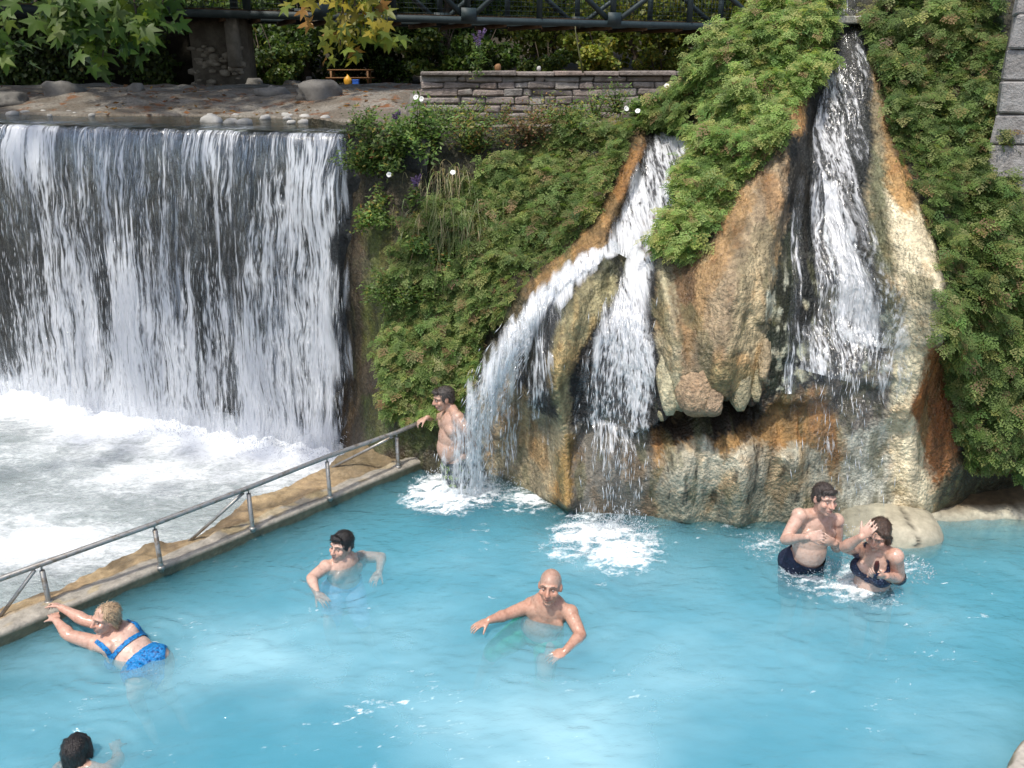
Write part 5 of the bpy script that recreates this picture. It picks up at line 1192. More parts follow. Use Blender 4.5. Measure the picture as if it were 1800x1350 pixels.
# bushes closing the view under the bridge
CB = [crown(3600, 1.3, .16, FG, (3, 2, 5, .3), 11, 16, .7), crown(3600, 1.3, .16, FG, (4, 4, 2, 1.0), 12, 16, .7), crown(3200, 1.2, .15, FY, (3, 3, 2, 1.0), 13, 16, .75)]
BT = trunk_mesh(.9, .07, 9, 5, .5)
for i in range(17):
    px = -60+i*92+r.uniform(-20, 20); Y = 37.5+r.uniform(0, 3.5); kind = r.choice((0, 0, 1)) if px < 900 else r.choice((1, 2)); x = (px-900)/1500*Y*.95; z = float(ground_z(np.array([x]), np.array([Y]))[0])
    if 540 < px < 700: Y += 5
    th = empty('forest_bush', (x, Y, z)); sc = r.uniform(.8, 1.3); th.scale = (sc, sc, sc); th.rotation_euler = (0, 0, i)
    tag(th, ('dark', 'mid green', 'yellow-green')[kind]+' leafy bush under the bridge, '+ORD[i]+' from the left', 'bush', 'bushes under the bridge')
    link('trunk', BT, th); link('crown', CB[kind], th, (0, 0, .9))
# ivy over the abutment
n = 9000; r = np.random.default_rng(5); X = r.uniform(ab.x-4.6, ab.x+4.4, n); Z = 3.4+r.uniform(0, 1, n)*2.8; k = fbm(X*.9, Z*.9, None, 3, 8) > -.15; X, Z = X[k], Z[k]; n = len(X)
P = np.stack([X, ab.y-.12+(X-ab.x)*.12-r.uniform(0, .35, n), Z], 1)
V, F, C = scatter(leaflet((0, 0, 0), (1, 0, 0), 1, .8), P, orient(r.normal(0, 1, (n, 3))*[1, .5, .6]+[0, 0, -.6], np.array([0, -1.0, .5])+r.normal(0, .4, (n, 3))), r.uniform(.09, .2, n), palette(n, FG, (3, 2, 4, .1), .2, r))
iv = link('ivy', mesh_np('ivy', V, F, M_leaf, False, C)); tag(iv, 'dark ivy covering the shaded masonry abutment', 'ivy', kind='stuff')
# the big crowns of the plane trees overhead, which shade the bank
def big_tree(x, y, h, Rr, label, seed):
    z = float(ground_z(np.array([x]), np.array([y]))[0]); th = empty('plane_tree', (x, y, z)); tag(th, label, 'tree'); link('trunk', trunk_mesh(h, .34, seed, 7, 3.2), th); link('crown', crown(9000, Rr, .42, FG, (4, 4, 2, .6), seed, 40, .45), th, (0, 0, h+1.6))
big_tree(-15.5, 24, 6.2, 6.8, 'tall plane tree on the far left bank whose crown shades the pier', 41)
big_tree(-3.0, 43.0, 6.6, 6.6, 'tall plane tree behind the bridge middle with a high crown', 43)
th = [o for o in bpy.data.objects if o.name.startswith('plane_tree') and o.get('label', '').startswith('green plane')][0]
o = link('crown', crown(9000, 5.6, .40, FG, (4, 4, 2, .6), 44, 40, .35), th, (3.6, 3.2, 6.0))
th = [o for o in bpy.data.objects if o.name.startswith('plane_tree') and 'yellowing' in o.get('label', '')][0]
o = link('crown', crown(9000, 6.0, .40, FY, (4, 2, 3, .6), 45, 40, .35), th, (9.0, 3.5, 6.2))

# unseen limb with sparse crown, added above the falls to dapple them with shade
th = [o for o in bpy.data.objects if o.name.startswith('plane_tree') and o.get('label', '').startswith('green plane')][0]
part('branch', tube_me('branch', [Vector((-11.3, 14.3, 9.2)), Vector((-9.5, 11.5, 9.0)), Vector((-7.2, 8.8, 8.8)), Vector((-5.0, 7.0, 8.9))], [.16, .11, .07, .03], M_bark, 8), th)
me = crown(300, 3.2, .34, FG, (4, 4, 2, .6), 46, 30, .3)
o = link('crown', me, th); o.location = Vector((-6.4, 7.8, 8.8))-th.location
# ================================================================== people
def mat_skin():
    t = NT('wet_skin'); p = t.pos(); c = t.attr('col')
    c = t.mix(1.0, c, t.ramp(t.noise(p, 30, 4, .65), [(.28, (.80, .70, .66)), (.5, (1, 1, 1)), (.75, (1.14, 1.10, 1.08))]), 'MULTIPLY')
    return t.done(t.pbsdf(c, t.map(t.noise(p, 18, 3), .38, .62, .18, .55), .5, t.bump(t.noise(p, 45, 3), .35, .008)))
M_skin = mat_skin()
M_hair = (lambda t: t.done(t.pbsdf(t.attr('col'), .35, .5, t.bump(t.noise(t.scale(t.pos(), (1, 1, .35)), 160, 3), .8, .01))))(NT('wet_hair'))
def mat_cloth(name, c1, c2, scale=30, rough=.6, thr=(.5, .6)):
    t = NT(name); p = t.pos(); c = t.mix(t.map(t.noise(p, scale, 2, .5, .5), *thr), c1, c2)
    return t.done(t.pbsdf(c, rough, .35, t.bump(t.noise(p, 24, 3, .6), .7, .03)))
def eye_mat():
    t = NT('eye'); return t.done(t.pbsdf(t.attr('col'), .5, .15))
M_eye = eye_mat()
M_brow = {}
def _ico(sub=3):
    bm = bmesh.new(); bmesh.ops.create_icosphere(bm, subdivisions=sub, radius=1); V = np.array([v.co[:] for v in bm.verts]); F = np.array([[v.index for v in f.verts] for f in bm.faces]); bm.free(); return V, F
ICO = _ico(3); ICO2 = _ico(2)
class Body:
    def __init__(s): s.A = Acc()
    def ell(s, c, r, fr=None, lo=False):
        V, F = ICO2 if lo else ICO; V = V*np.asarray(r, float)
        if fr is not None: V = V@np.stack([np.asarray(tuple(a), float) for a in fr])
        s.A.add(V+np.asarray(tuple(c), float), F)
    def chain(s, pts, rad, n=14):
        """swept tube with round ends"""
        P = [Vector(p) for p in pts]; rad = list(rad)
        a = (P[0]-P[1]).normalized(); b = (P[-1]-P[-2]).normalized()
        pre = [(P[0]+a*rad[0]*.97, rad[0]*.18), (P[0]+a*rad[0]*.75, rad[0]*.66), (P[0]+a*rad[0]*.4, rad[0]*.92)]; post = [(P[-1]+b*rad[-1]*.4, rad[-1]*.92), (P[-1]+b*rad[-1]*.75, rad[-1]*.66), (P[-1]+b*rad[-1]*.97, rad[-1]*.18)]
        q = pre+list(zip(P, rad))+post; V, F = tube([x for x, _ in q], [r_ for _, r_ in q], n); s.A.add(V, F)
    def build(s, vox, smooth=4):
        me = s.A.mesh('tmp', None); o = bpy.data.objects.new('tmp', me); COL.objects.link(o)
        m = o.modifiers.new('r', 'REMESH'); m.mode = 'VOXEL'; m.voxel_size = vox; m.use_smooth_shade = True
        if smooth: m2 = o.modifiers.new('s', 'SMOOTH'); m2.iterations = smooth; m2.factor = .5
        dg = bpy.context.evaluated_depsgraph_get(); me2 = bpy.data.meshes.new_from_object(o.evaluated_get(dg))
        bpy.data.objects.remove(o); bpy.data.meshes.remove(me)
        n = len(me2.vertices); V = np.empty(n*3, np.float32); me2.vertices.foreach_get('co', V); N = np.empty(n*3, np.float32); me2.vertices.foreach_get('normal', N)
        lt = np.empty(len(me2.polygons), np.int32); me2.polygons.foreach_get('loop_total', lt); ls = np.empty(len(lt), np.int32); me2.polygons.foreach_get('loop_start', ls); lv_ = np.empty(len(me2.loops), np.int32); me2.loops.foreach_get('vertex_index', lv_)
        F = lv_[ls[lt == 4][:, None]+np.arange(4)]; T = lv_[ls[lt == 3][:, None]+np.arange(3)]
        bpy.data.meshes.remove(me2)
        return V.reshape(-1, 3).astype(float), N.reshape(-1, 3).astype(float), F if len(T) == 0 else np.vstack([F, np.hstack([T, T[:, :1]])]) if len(F) else T
def frame(f, up):
    f = Vector(f).normalized(); up = Vector(up); l = up.cross(f).normalized(); u = f.cross(l).normalized(); return l, f, u      # left, forward, up
def hand(B, wr, d, palm, side, curl=.35, spread=.16, s=1.0, thumb=.55, curls=None):
    """wr wrist, d pointing along the hand, palm = palm normal; side +1: thumb on d x palm side"""
    d = Vector(d).normalized(); n = Vector(palm); n = (n-d*n.dot(d)).normalized(); t = d.cross(n)*side
    c = wr+d*.048*s
    B.ell(c, (.052*s, .043*s, .0165*s), (d, t, n)); B.ell(wr+d*.012, (.032*s, .028*s, .020*s), (d, t, n))
    for i, (off, L) in enumerate(((.034, .074), (.0115, .084), (-.0115, .078), (-.033, .062))):
        k = curls[i] if curls else curl
        base = wr+d*.086*s+t*off*s; a = d+t*off*spread/.03*.3; pts = [base-d*.02*s, base]; dirv = a.normalized()
        for j, fr in enumerate((.45, .32, .23)):
            ang = k*(.7+.35*j)*1.25; dirv = (dirv*math.cos(ang)+n*math.sin(ang)*1.0).normalized(); pts.append(pts[-1]+dirv*L*fr*s)
        B.chain(pts, [.0088*s, .0085*s, .0080*s, .0074*s, .0064*s], 9)
    b = wr+d*.025*s+t*.026*s; td = (d*.75+t*thumb+n*.28).normalized(); B.chain([b, b+td*.036*s, b+td*.062*s+n*.006*s, b+td*.086*s+n*.014*s], [.0135*s, .0115*s, .0100*s, .0080*s], 9)
def limb(B, a, b, c, r, bulge=.25):
    """upper joint a, middle b, lower c with radii (ra, rb, rc)"""
    ra, rb, rc = r
    B.chain([a, a.lerp(b, .35), a.lerp(b, .75), b], [ra, ra*.98, (ra+rb)/2*.98, rb])
    B.chain([b, b.lerp(c, bulge), b.lerp(c, .6), c], [rb, rb*1.10, (rb+rc)/2, rc])
def person(name, label, J, skin, w=1.0, belly=.3, female=False, hair=None, haircol=(.02, .015, .012), clothes=(), s=1.0, vox=.0062, tan=None, brow=(.07, .045, .035), bald=None, mouth=.0, hands=True, arm=1.0, legs=True):
    pel, neck = Vector(J['pelvis']), Vector(J['neck']); shL, shR = Vector(J['shL']), Vector(J['shR'])
    up = (neck-pel).normalized(); left = (shL-shR); left = (left-up*left.dot(up)).normalized(); fwd = left.cross(up).normalized(); T = (neck-pel).length
    tf = (left, fwd, up); B = Body()
    P_ = lambda l, f, h: pel+left*l+fwd*f+up*h
    sw = (shL-shR).length/2
    # trunk
    B.ell(P_(0, 0, .74*T), (.150*w, .112*w, .19*s), tf); B.ell(P_(0, -.012, .86*T), (sw*.86, .080*w, .085*s), tf)
    B.ell(P_(0, .0, .42*T), (.142*w, .108*w, .17*s), tf); B.ell(P_(0, -.005, .08*T), (.168*w, .122*w, .15*s), tf)
    B.ell(P_(0, .030+.040*belly, .30*T), (.135*w*(.9+.2*belly), .085*w+.045*belly, .17*s), tf); B.ell(P_(0, .022+.034*belly, .50*T), (.130*w*(.9+.15*belly), .080*w+.035*belly, .17*s), tf)
    for sd in (-1, 1):
        B.ell(P_(.085*w*sd, -.068*w, -.01), (.082*w, .075*w, .095*s), tf)
        if female: B.ell(P_(.082*w*sd, .098*w, .645*T), (.082*w, .070*w, .076*s), tf)
        else: B.ell(P_(.075*w*sd, .066*w+.012*belly, .72*T), (.082*w, .036*w, .072*s), tf)
        sh = shL if sd > 0 else shR; B.chain([neck+up*.03, neck.lerp(sh, .55)+up*.012, sh+up*.0], [.056*s, .052*s, .052*s]); B.chain([P_(.09*w*sd, -.05, .75*T), sh], [.06, .062*s])
        B.ell(sh, (.066*s*arm, .066*s*arm, .066*s*arm), tf)
    for sd, sh, e, wr in ((1, shL, Vector(J['elL']), Vector(J['wrL'])), (-1, shR, Vector(J['elR']), Vector(J['wrR']))):
        limb(B, sh, e, wr, (.056*s*arm, .043*s*arm, .029*s))
        hd = J.get('hL' if sd > 0 else 'hR')
        if hd and hands: hand(B, wr, hd['d'], hd['n'], hd.get('t', 1), hd.get('curl', .35), s=s, curls=hd.get('curls'))
    hips = []
    if legs:
        for sd, k, a in ((1, 'knL', 'anL'), (-1, 'knR', 'anR')):
            hp = P_(.092*w*sd, -.005, -.03); kn, an = Vector(J[k]), Vector(J[a]); hips.append((hp, kn)); B.chain([hp, hp.lerp(kn, .4), kn], [.093*w, .085*w, .058*s]); B.chain([kn, kn.lerp(an, .3), an], [.056*s, .060*s, .038*s])
            fd = Vector(J.get('foot', tuple(fwd))).normalized(); B.chain([an, an+fd*.09+Vector((0, 0, -.03)), an+fd*.17+Vector((0, 0, -.05))], [.036, .036, .026])
    # head
    hc = Vector(J['head']); l, f, u = frame(J['face'], J.get('hup', (0, 0, 1))); hf = (l, f, u); k = s*J.get('hs', 1.0)*1.07; hc = hc+Vector((0, 0, .012))
    H = lambda a, b, c: hc+(l*a+f*b+u*c)*k
    B.chain([neck-up*.02, neck.lerp(H(0, -.02, -.06), .5), H(0, -.022, -.04)], [.060*s, .056*s, .055*s])
    B.ell(H(0, -.014, .036), (.075*k, .097*k, .084*k), hf); B.ell(H(0, .022, -.034), (.060*k, .066*k, .080*k), hf); B.ell(H(0, .058, -.093), (.029*k, .026*k, .022*k), hf)
    B.ell(H(0, .015, -.072), (.052*k, .055*k, .034*k), hf)
    B.chain([H(0, .082, .026), H(0, .098, .0), H(0, .110, -.022)], [.0105*k, .0115*k, .0155*k], 10)
    for sd in (-1, 1):
        B.ell(H(.013*sd, .098, -.026), (.010*k, .012*k, .009*k), hf, True); B.chain([H(.012*sd, .086, .034), H(.036*sd, .078, .036), H(.056*sd, .056, .028)], [.0085*k, .0088*k, .0085*k], 9)
        B.ell(H(.043*sd, .060, -.022), (.026*k, .024*k, .026*k), hf, True); B.ell(H(.077*sd, -.008, -.002), (.010*k, .021*k, .031*k), hf, True); B.ell(H(.074*sd, -.002, -.012), (.012*k, .014*k, .018*k), hf, True)
    B.chain([H(-.020, .084, -.052), H(0, .094, -.050), H(.020, .084, -.052)], [.007*k, .0088*k, .007*k], 8); B.chain([H(-.018, .083, -.066-mouth), H(0, .091, -.067-mouth), H(.018, .083, -.066-mouth)], [.007*k, .0092*k, .007*k], 8)
    V, N, F = B.build(vox, 5)
    Vv = V-np.array(pel); tl, tfw, th_ = Vv@np.array(left), Vv@np.array(fwd), Vv@np.array(up)
    Q = (V-np.array(hc))/k; hl, hfw, hu = Q@np.array(l), Q@np.array(f), Q@np.array(u)
    inhead = (np.linalg.norm(Q, axis=1) < .16)
    col = np.tile(np.array(skin)[None], (len(V), 1))
    def paint(m, c): m = np.clip(m, 0, 1)[:, None]; col[:] = col*(1-m)+np.array(c)*m
    red = np.array(skin)*np.array((1.0, .62, .52))
    if tan is not None:
        paint(.75*np.exp(-(np.linalg.norm(V-np.array(neck), axis=1)/.17)**2), tan); 
        for a, b in ((shL, J['elL']), (shR, J['elR']), (J['elL'], J['wrL']), (J['elR'], J['wrR'])):
            a, b = np.array(tuple(a)), np.array(tuple(b)); t_ = np.clip(((V-a)@(b-a))/((b-a)@(b-a)), 0, 1.5); paint(.75*np.exp(-(np.linalg.norm(V-a-t_[:, None]*(b-a), axis=1)/.075)**4), tan)
        paint(.8*inhead, tan)
    g = lambda a, b, c, r_: np.exp(-(((hl-a)**2+(hfw-b)**2+(hu-c)**2)/r_**2))*inhead
    paint(.55*g(0, .11, -.02, .024)+.35*(g(.045, .075, -.02, .028)+g(-.045, .075, -.02, .028)), red)
    paint(.85*np.exp(-((hl/.024)**2+((hfw-.09)/.03)**2+((hu+.059+mouth/2)/.0125)**2))*inhead, np.array(skin)*np.array((.70, .36, .34)))
    paint(.75*np.exp(-((hl/.020)**2+((hfw-.09)/.03)**2+((hu+.0585+mouth/2)/(.0035+mouth*.4))**2))*inhead, (.07, .02, .018))
    for sd in (-1, 1): paint(.16*np.exp(-(((hl-.034*sd)/.018)**2+((hfw-.07)/.03)**2+((hu-.014)/.012)**2))*inhead, np.array(skin)*np.array((.45, .32, .28)))
    paint(.5*np.exp(-(((np.abs(hl)-.078)/.012)**2+((hu)/.03)**2+(hfw/.03)**2))*inhead, red)
    for sd in (-1, 1):
        if not female: nip = P_(.085*w*sd, .115*w, .70*T); paint(.7*np.exp(-(np.linalg.norm(V-np.array(nip), axis=1)/.020)**2), np.array(skin)*np.array((.62, .40, .36)))
    if not female: paint(.30*np.exp(-((tl/.09)**2+((th_-.70*T)/.10)**2))*(tfw > .03), np.array(skin)*np.array((.45, .36, .32)))
    nav = P_(0, .12*w+.115*belly, .20*T); paint(.8*np.exp(-(np.linalg.norm(V-np.array(nav), axis=1)/.014)**2), np.array(skin)*.3)
    if bald is not None: paint(.75*inhead*sstep(.015, .05, hu-.30*hfw)*(.55+.45*sstep(.02, .06, np.abs(hl))), bald)
    th = empty(name, (pel.x, pel.y, min(0.0, float(V[:, 2].min())))); tag(th, label, 'person')
    part('body', mesh_np('body', V, F, M_skin, True, col), th)
    # eyes and brows
    for sd in (-1, 1):
        e = H(.033*sd, .0785, .010); A = Acc(); Ve, Fe = ICO2; W_ = Ve@np.stack([np.array(l), np.array(f), np.array(u)])*.0080*k
        ir = ((Ve[:, 0]**2+Ve[:, 2]**2) < .26) & (Ve[:, 1] > 0); cc = np.where(ir[:, None], np.array((.03, .02, .015)), np.array((.34, .27, .24)))
        part('eye', mesh_np('eye', W_+np.array(e), Fe, M_eye, True, cc), th)
        Vb, Fb = tube([H(.012*sd, .098, .037), H(.032*sd, .092, .043), H(.047*sd, .079, .038)], [.0016*k, .0022*k, .0012*k], 6); part('eyebrow', mesh_np('eyebrow', Vb, Fb, M_hair, True, np.tile(np.array(brow)[None], (len(Vb), 1))), th)
    if hair:
        HB = Body(); hair(HB, H, hf, k); Vh, Nh, Fh = HB.build(.0075*max(1, k), 2)
        q = (Vh-np.array(hc)); sl = q@np.array(l); su = q@np.array(u)
        Vh = Vh+Nh*(.003*fbm(sl*90, su*22, (q@np.array(f))*40, 3, 3))[:, None]
        hcv = np.array(haircol)*(1+.55*fbm(sl*120, su*25, (q@np.array(f))*60, 2, 9))[:, None]
        rh = np.random.default_rng(int(abs(hc.x)*1000)+7); ns_ = 420; ki = rh.integers(0, len(Vh), ns_); g0 = Vh[ki]+Nh[ki]*.002
        dn = np.array(-u)*1.0-np.array(f)*.45+rh.normal(0, .45, (ns_, 3)); dn -= Nh[ki]*np.sum(dn*Nh[ki], 1)[:, None]; dn /= np.linalg.norm(dn, axis=1)[:, None]+1e-6
        sd_ = np.cross(dn, Nh[ki]); Ls = rh.uniform(.018, .045, ns_)[:, None]; wd = .0016
        S = np.stack([g0-sd_*wd, g0+sd_*wd, g0+dn*Ls*.55+Nh[ki]*.004+sd_*wd, g0+dn*Ls*.55+Nh[ki]*.004-sd_*wd, g0+dn*Ls+Nh[ki]*.003, g0+dn*Ls+Nh[ki]*.003+sd_*.0004], 1).reshape(-1, 3)
        b6 = np.arange(ns_)[:, None]*6; SF = np.concatenate([b6+np.array([[0, 1, 2, 3]]), b6+np.array([[3, 2, 5, 4]])])+len(Vh)
        hs_ = np.repeat(np.array(haircol)[None]*rh.uniform(.5, 2.0, (ns_, 1)), 6, 0)
        part('hair', mesh_np('hair', np.vstack([Vh, S]), [Fh, SF] if Fh.shape[1] != 4 else np.vstack([Fh, SF]), M_hair, True, np.clip(np.vstack([hcv, hs_]), .003, .8)), th)
    for (cn, fn, mat, off) in clothes:
        m = fn(tl, tfw, th_, T, V, hips)
        fm_ = m[F].all(1); idx = np.unique(F[fm_]); rem = -np.ones(len(V), int); rem[idx] = np.arange(len(idx))
        nz_ = .5*fbm(V[idx, 0]*14, V[idx, 1]*14, V[idx, 2]*6, 2, 5)+.5
        part(cn, mesh_np(cn, V[idx]+N[idx]*(off*(.6+.8*nz_))[:, None], rem[F[fm_]], mat, True), th)
    return th
def trunks(len_=.55, waist=.13):
    def fn(l, f, h, T, V, hips):
        m = (h < waist+.25*np.minimum(0, -f)*0 - .35*np.maximum(f, 0)) & (h > -.13) & (np.abs(l) < .30)
        for hp, kn in hips:
            a, b = np.array(hp), np.array(kn); t = ((V-a)@(b-a))/((b-a)@(b-a)); d = np.linalg.norm(V-a-np.clip(t, 0, 1)[:, None]*(b-a), axis=1); m |= (t > -.1) & (t < len_) & (d < .125) & (h < waist-.05)
        return m
    return fn
def bra(w, full=True):
    def fn(l, f, h, T, V, hips):
        q = h/T; band = (np.abs(q-.555) < .055) & (np.abs(l) < .24)
        cup = (f > .05) & (np.abs(np.abs(l)-.085*w) < .080*w) & (q > .50) & (q < .74-.10*np.clip(1-(np.abs(l)/(.085*w)), -.2, 1))
        strap = (np.abs(np.abs(l)-.115*w) < .015) & (q > .55) & (q < 1.05)
        return band | cup | strap
    return fn
def brief(waist=.10):
    def fn(l, f, h, T, V, hips):
        return (h < waist-.05*np.clip(f*5, 0, 1)) & (h > -.20) & (h > -.14+1.0*np.maximum(np.abs(l)-.03, 0)-.0) & (np.abs(l) < .26) | ((h < waist) & (h > -.05+.45*np.abs(l)) & (np.abs(l) < .26))
    return fn
def short_hair(front=.0, vol=.0, low=.0):
    def fn(B, H, hf, k):
        B.ell(H(0, -.024, .046+vol*.4), ((.080+vol)*k, (.096+vol)*k, (.082+vol)*k), hf); B.ell(H(0, -.058, -.002-low), (.070*k, .058*k, .066*k), hf)
        if front: B.chain([H(-.050, .050, .088), H(-.01, .078, .092), H(.035, .066, .090)], [.018*k, .02*k*(1+front), .018*k]); B.chain([H(-.055, .045, .075), H(-.060, .062, .062)], [.014*k, .008*k])
        for sd in (-1, 1): B.ell(H(.070*sd, .012, .022), (.012*k, .026*k, .036*k), hf, True)
    return fn
def bob_hair(length=.13, part_=0):
    def fn(B, H, hf, k):
        B.ell(H(0, -.024, .046), (.083*k, .098*k, .085*k), hf); B.ell(H(0, -.060, -.01), (.074*k, .060*k, .080*k), hf)
        for sd in (-1, 1):
            B.chain([H(.070*sd, .030, .065), H(.082*sd, .004, .01), H(.078*sd, -.020, -.05), H(.066*sd, -.030, -length)], [.020*k, .024*k, .024*k, .012*k]); B.chain([H(.045*sd, -.075, .02), H(.045*sd, -.082, -.06), H(.038*sd, -.070, -length-.01)], [.03*k, .03*k, .014*k])
        B.chain([H(0, -.085, .02), H(0, -.092, -.06), H(0, -.080, -length-.02)], [.034*k, .03*k, .015*k]); B.chain([H(0, .050, .098), H(.045, .060, .070), H(.070, .040, .030)], [.016*k, .016*k, .012*k]); B.chain([H(0, .050, .098), H(-.045, .060, .070), H(-.070, .040, .030)], [.016*k, .016*k, .012*k])
    return fn
def slick_hair():
    def fn(B, H, hf, k):
        B.ell(H(0, -.024, .044), (.079*k, .095*k, .081*k), hf); B.ell(H(0, -.058, -.005), (.068*k, .056*k, .072*k), hf)
        for sd in (-1, 1): B.chain([H(.062*sd, .030, .060), H(.076*sd, -.004, .02), H(.070*sd, -.040, -.04), H(.050*sd, -.060, -.105)], [.016*k, .019*k, .020*k, .010*k])
        B.chain([H(0, -.085, .02), H(0, -.090, -.06), H(.01, -.080, -.12)], [.032*k, .028*k, .012*k])
    return fn
SK_PALE = (.58, .41, .335); SK_TAN = (.47, .30, .22); SK_MID = (.50, .335, .26)
C_navy = mat_cloth('navy_trunks', (.012, .016, .040), (.02, .026, .06)); C_green = mat_cloth('green_trunks', (.02, .33, .19), (.025, .38, .22)); C_blue = mat_cloth('pale_blue_trunks', (.30, .44, .68), (.42, .55, .76))
C_leaf = mat_cloth('leaf_print_trunks', (.02, .035, .05), (.20, .30, .06), 17, .6, (.54, .60)); C_bik = mat_cloth('blue_patterned_bikini', (.01, .19, .48), (.01, .07, .22), 60, .45, (.52, .62)); C_bra = mat_cloth('navy_dotted_bikini', (.012, .018, .05), (.16, .20, .30), 95, .5, (.60, .66))
V3 = Vector
def leg(p, dx, dy, dz): return V3(p)+V3((dx, dy, dz))
# --- man in navy trunks under the right cascade
pl = at(1411, 990, 6.40)
J = dict(pelvis=pl, neck=at(1439, 907, 6.34), shR=at(1405, 906, 6.29), shL=at(1470, 915, 6.37), elR=at(1380, 949, 6.20), wrR=at(1419, 944, 5.98), elL=at(1471, 963, 6.38), wrL=at(1467, 955, 6.12), head=at(1449, 880, 6.26), face=(.28, -.94, .02), hup=(.10, -.1, 1),
         hR=dict(d=(1, .02, .18), n=(.1, .8, -.5), t=-1, curl=.35), hL=dict(d=(-.75, -.25, .45), n=(-.3, .8, .2), t=1, curl=.4),
         knR=leg(pl, -.10, -.06, -.46), anR=leg(pl, -.12, .02, -.88), knL=leg(pl, .10, -.04, -.46), anL=leg(pl, .12, .04, -.88))
person('person', 'bare-chested man in navy trunks with hands at his chest by the right cascade', J, SK_PALE, 1.03, .5, hair=short_hair(.3), haircol=(.045, .034, .030), clothes=[('trunks', trunks(.6, .14), C_navy, .016)], tan=(.57, .35, .27), mouth=.004)
# --- woman in navy bikini wiping her face
pl = at(1530, 1046, 6.16)
J = dict(pelvis=pl, neck=at(1547, 966, 6.05), shR=at(1516, 967, 6.15), shL=at(1573, 978, 5.94), elR=at(1485, 962, 5.98), wrR=at(1514, 944, 5.84), elL=at(1581, 1018, 6.02), wrL=at(1557, 1013, 5.80), head=at(1543, 942, 6.00), face=(-.60, -.72, -.28), hup=(-.12, -.25, 1),
         hR=dict(d=(.62, .05, .75), n=(.5, .8, .0), t=1, curl=.25), hL=dict(d=(-1, -.15, .05), n=(.0, .75, .6), t=-1, curl=.85),
         knR=leg(pl, -.10, -.10, -.42), anR=leg(pl, -.08, .06, -.78), knL=leg(pl, .08, -.12, -.42), anL=leg(pl, .10, .04, -.78))
person('person', 'woman in dark navy dotted bikini wiping her forehead beside the boulder', J, SK_PALE, 1.0, .55, True, hair=bob_hair(.10), haircol=(.060, .034, .022), clothes=[('bikini_top', bra(1.0), C_bra, .010), ('bikini_bottom', brief(.12), C_bra, .009)], tan=(.54, .31, .23), arm=1.08)
gp = at(1541, 996, 5.72)
o = link('glasses_case', rock_me('glasses_case', mat_rough('dark_red_plastic', (.05, .012, .012), (.08, .02, .018), 9, .35, .05), (.045, .03, .13), 2, .05, 3), None, gp); o.rotation_euler = (R(10), R(-8), 0); tag(o, 'small dark red glasses case held in the bikini woman\'s fist', 'case')
# --- bald man in green trunks in the middle of the pool
nk = at(968, 1062, 5.66); pl = atz(946, 1110, -.20)
J = dict(pelvis=pl, neck=nk, shR=at(934, 1064, 5.72), shL=at(1002, 1077, 5.60), elR=at(889, 1081, 5.60), wrR=at(860, 1090, 5.50), elL=at(1021, 1116, 5.42), wrL=at(994, 1144, 5.24), head=at(967, 1034, 5.60), face=(-.22, -.95, .16), hup=(-.02, -.15, 1), hs=1.02,
         hR=dict(d=(-.9, -.45, -.16), n=(0, -.1, -1), t=1, curl=.2), hL=dict(d=(-.85, -.5, -.12), n=(-.1, .2, -1), t=-1, curl=.25),
         knR=leg(pl, -.36, -.18, -.06), anR=leg(pl, -.44, .10, -.42), knL=leg(pl, .04, -.38, -.08), anL=leg(pl, .02, -.22, -.55))
person('person', 'bald tanned older man in green trunks wading in the middle of the pool', J, SK_TAN, 1.08, .45, clothes=[('trunks', trunks(.72, .13), C_green, .018)], tan=(.48, .26, .185), bald=(.36, .27, .22), brow=(.16, .13, .11), s=1.02)
# --- young dark-haired man in pale blue trunks
nk = at(605, 989, 6.44); pl = atz(604, 1032, -.25)
J = dict(pelvis=pl, neck=nk, shR=at(573, 997, 6.36), shL=at(636, 980, 6.66), elR=at(547, 1016, 6.20), wrR=at(557, 1043, 6.02), elL=at(671, 979, 6.68), wrL=at(667, 1004, 6.46), head=at(600, 963, 6.42), face=(-.48, -.86, .10), hup=(.0, -.1, 1), hs=1.0,
         hR=dict(d=(.65, -.6, -.15), n=(.2, .1, -1), t=-1, curl=.25), hL=dict(d=(-.3, -.8, -.2), n=(0, .1, -1), t=1, curl=.25),
         knR=leg(pl, -.06, -.36, -.14), anR=leg(pl, -.06, -.20, -.56), knL=leg(pl, .20, -.30, -.14), anL=leg(pl, .22, -.10, -.55))
person('person', 'young dark-haired man in pale blue trunks swimming near the ledge', J, SK_PALE, .98, .1, hair=short_hair(.7, .004), haircol=(.012, .010, .010), clothes=[('trunks', trunks(.7, .12), C_blue, .018)], tan=(.57, .37, .29))
# --- woman in blue bikini holding the ledge
nk = atz(199, 1113, .075); pl = atz(260, 1174, -.10)
J = dict(pelvis=pl, neck=nk, shL=atz(170, 1131, .025), shR=atz(227, 1106, .05), elL=atz(122, 1117, .10), wrL=atz(99, 1091, .15), elR=atz(150, 1091, .12), wrR=atz(108, 1068, .19), head=atz(187, 1090, .23), face=(-.66, -.72, .06), hup=(.10, .05, 1), hs=.97,
         hL=dict(d=(-.6, .75, .08), n=(0, 0, -1), t=1, curl=.3), hR=dict(d=(-.8, .55, .05), n=(-.3, -.4, -.8), t=1, curl=.75),
         knL=atz(236, 1222, -.22), anL=atz(255, 1262, -.5), knR=atz(287, 1205, -.26), anR=atz(310, 1240, -.52), foot=(.6, -.6, -.4))
person('person', 'blonde woman in bright blue patterned bikini holding on to the ledge', J, SK_PALE, 1.02, .4, True, s=.92, hair=slick_hair(), haircol=(.36, .25, .15), clothes=[('bikini_top', bra(1.08), C_bik, .009), ('bikini_bottom', brief(.10), C_bik, .010)], tan=(.54, .31, .23), arm=1.1, brow=(.2, .13, .08), mouth=.003)
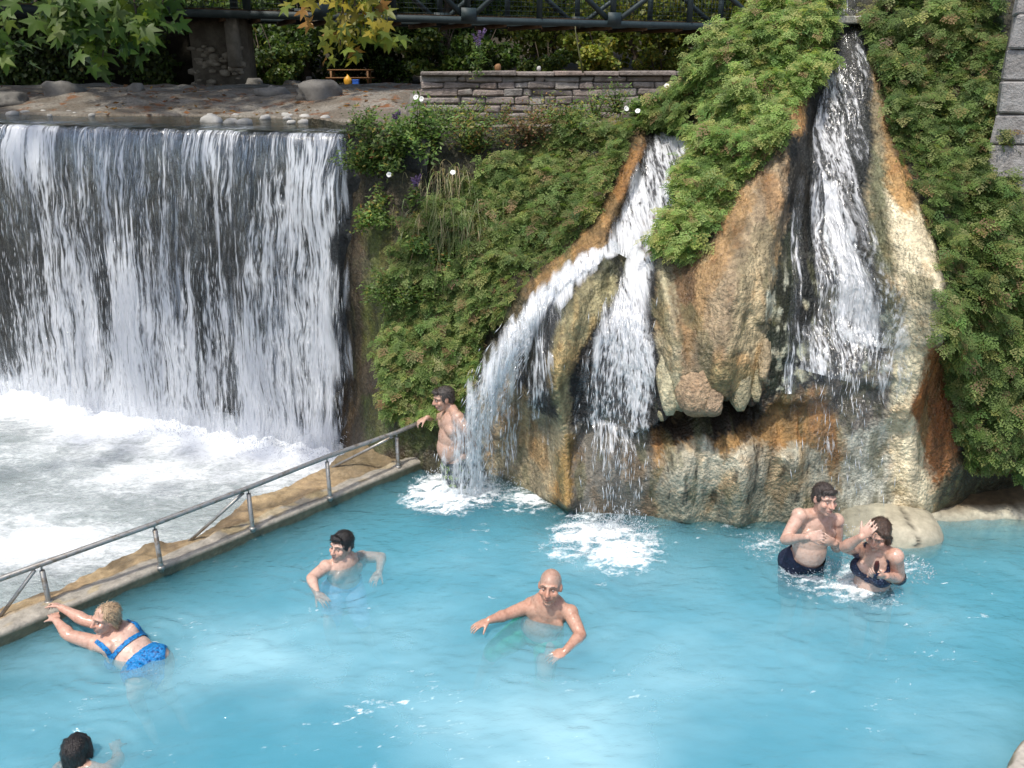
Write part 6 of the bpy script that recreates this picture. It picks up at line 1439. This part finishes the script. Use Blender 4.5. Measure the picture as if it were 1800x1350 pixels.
# --- swimmer seen from behind in the near left corner
nk = atz(142, 1352, -.05)
pl = nk+V3((.10, .02, -.50))
J = dict(pelvis=pl, neck=nk, shL=nk+V3((-.15, .04, -.05)), shR=nk+V3((.16, -.02, -.01)), elL=nk+V3((-.32, .05, -.22)), wrL=nk+V3((-.30, .26, -.34)), elR=atz(208, 1338, -.13), wrR=atz(205, 1318, -.16), head=atz(136, 1322, .035), face=(-.15, .97, .05), hup=(0, .1, 1), hs=.95,
         hL=dict(d=(.2, .9, 0), n=(0, 0, -1), t=1, curl=.2), hR=dict(d=(-.5, .8, -.1), n=(0, 0, -1), t=-1, curl=.2), knL=leg(pl, -.1, -.2, -.3), anL=leg(pl, -.1, -.4, -.42), knR=leg(pl, .1, -.2, -.3), anR=leg(pl, .1, -.4, -.42))
person('person', 'dark-haired swimmer seen from behind in the near left corner of the pool', J, SK_MID, .95, .1, s=.9, hair=bob_hair(.03), haircol=(.016, .012, .011), clothes=[('trunks', trunks(.5, .12), C_navy, .014)], tan=(.48, .30, .22))
# --- stout man under the left cascade, one hand on the rail
pl = at(802, 812, 8.03); e_ = line[-1]
J = dict(pelvis=pl, neck=at(795, 723, 8.02), shL=at(805, 735, 7.88), shR=at(783, 732, 8.20), elL=at(823, 760, 7.76), wrL=at(836, 782, 7.9), elR=at(765, 736, 8.36), wrR=e_+V3((.055, -.03, .055)), head=at(780, 703, 8.03), face=(-.90, -.34, -.16), hup=(-.1, 0, 1), hs=1.02,
         hL=dict(d=(.3, .3, -.8), n=(-.8, 0, -.2), t=1, curl=.3), hR=dict(d=(-.85, -.25, -.30), n=(0, .1, -1), t=1, curl=.6),
         knL=leg(pl, -.05, -.09, -.44), anL=leg(pl, .02, -.08, -.86), knR=leg(pl, -.06, .10, -.44), anR=leg(pl, .02, .10, -.86))
person('person', 'stout bare-chested man in leaf-print trunks standing under the left cascade', J, SK_MID, 1.14, .75, s=.95, hair=short_hair(.2), haircol=(.055, .045, .040), clothes=[('trunks', trunks(.75, .10), C_leaf, .018)], tan=(.47, .285, .21), arm=1.1)
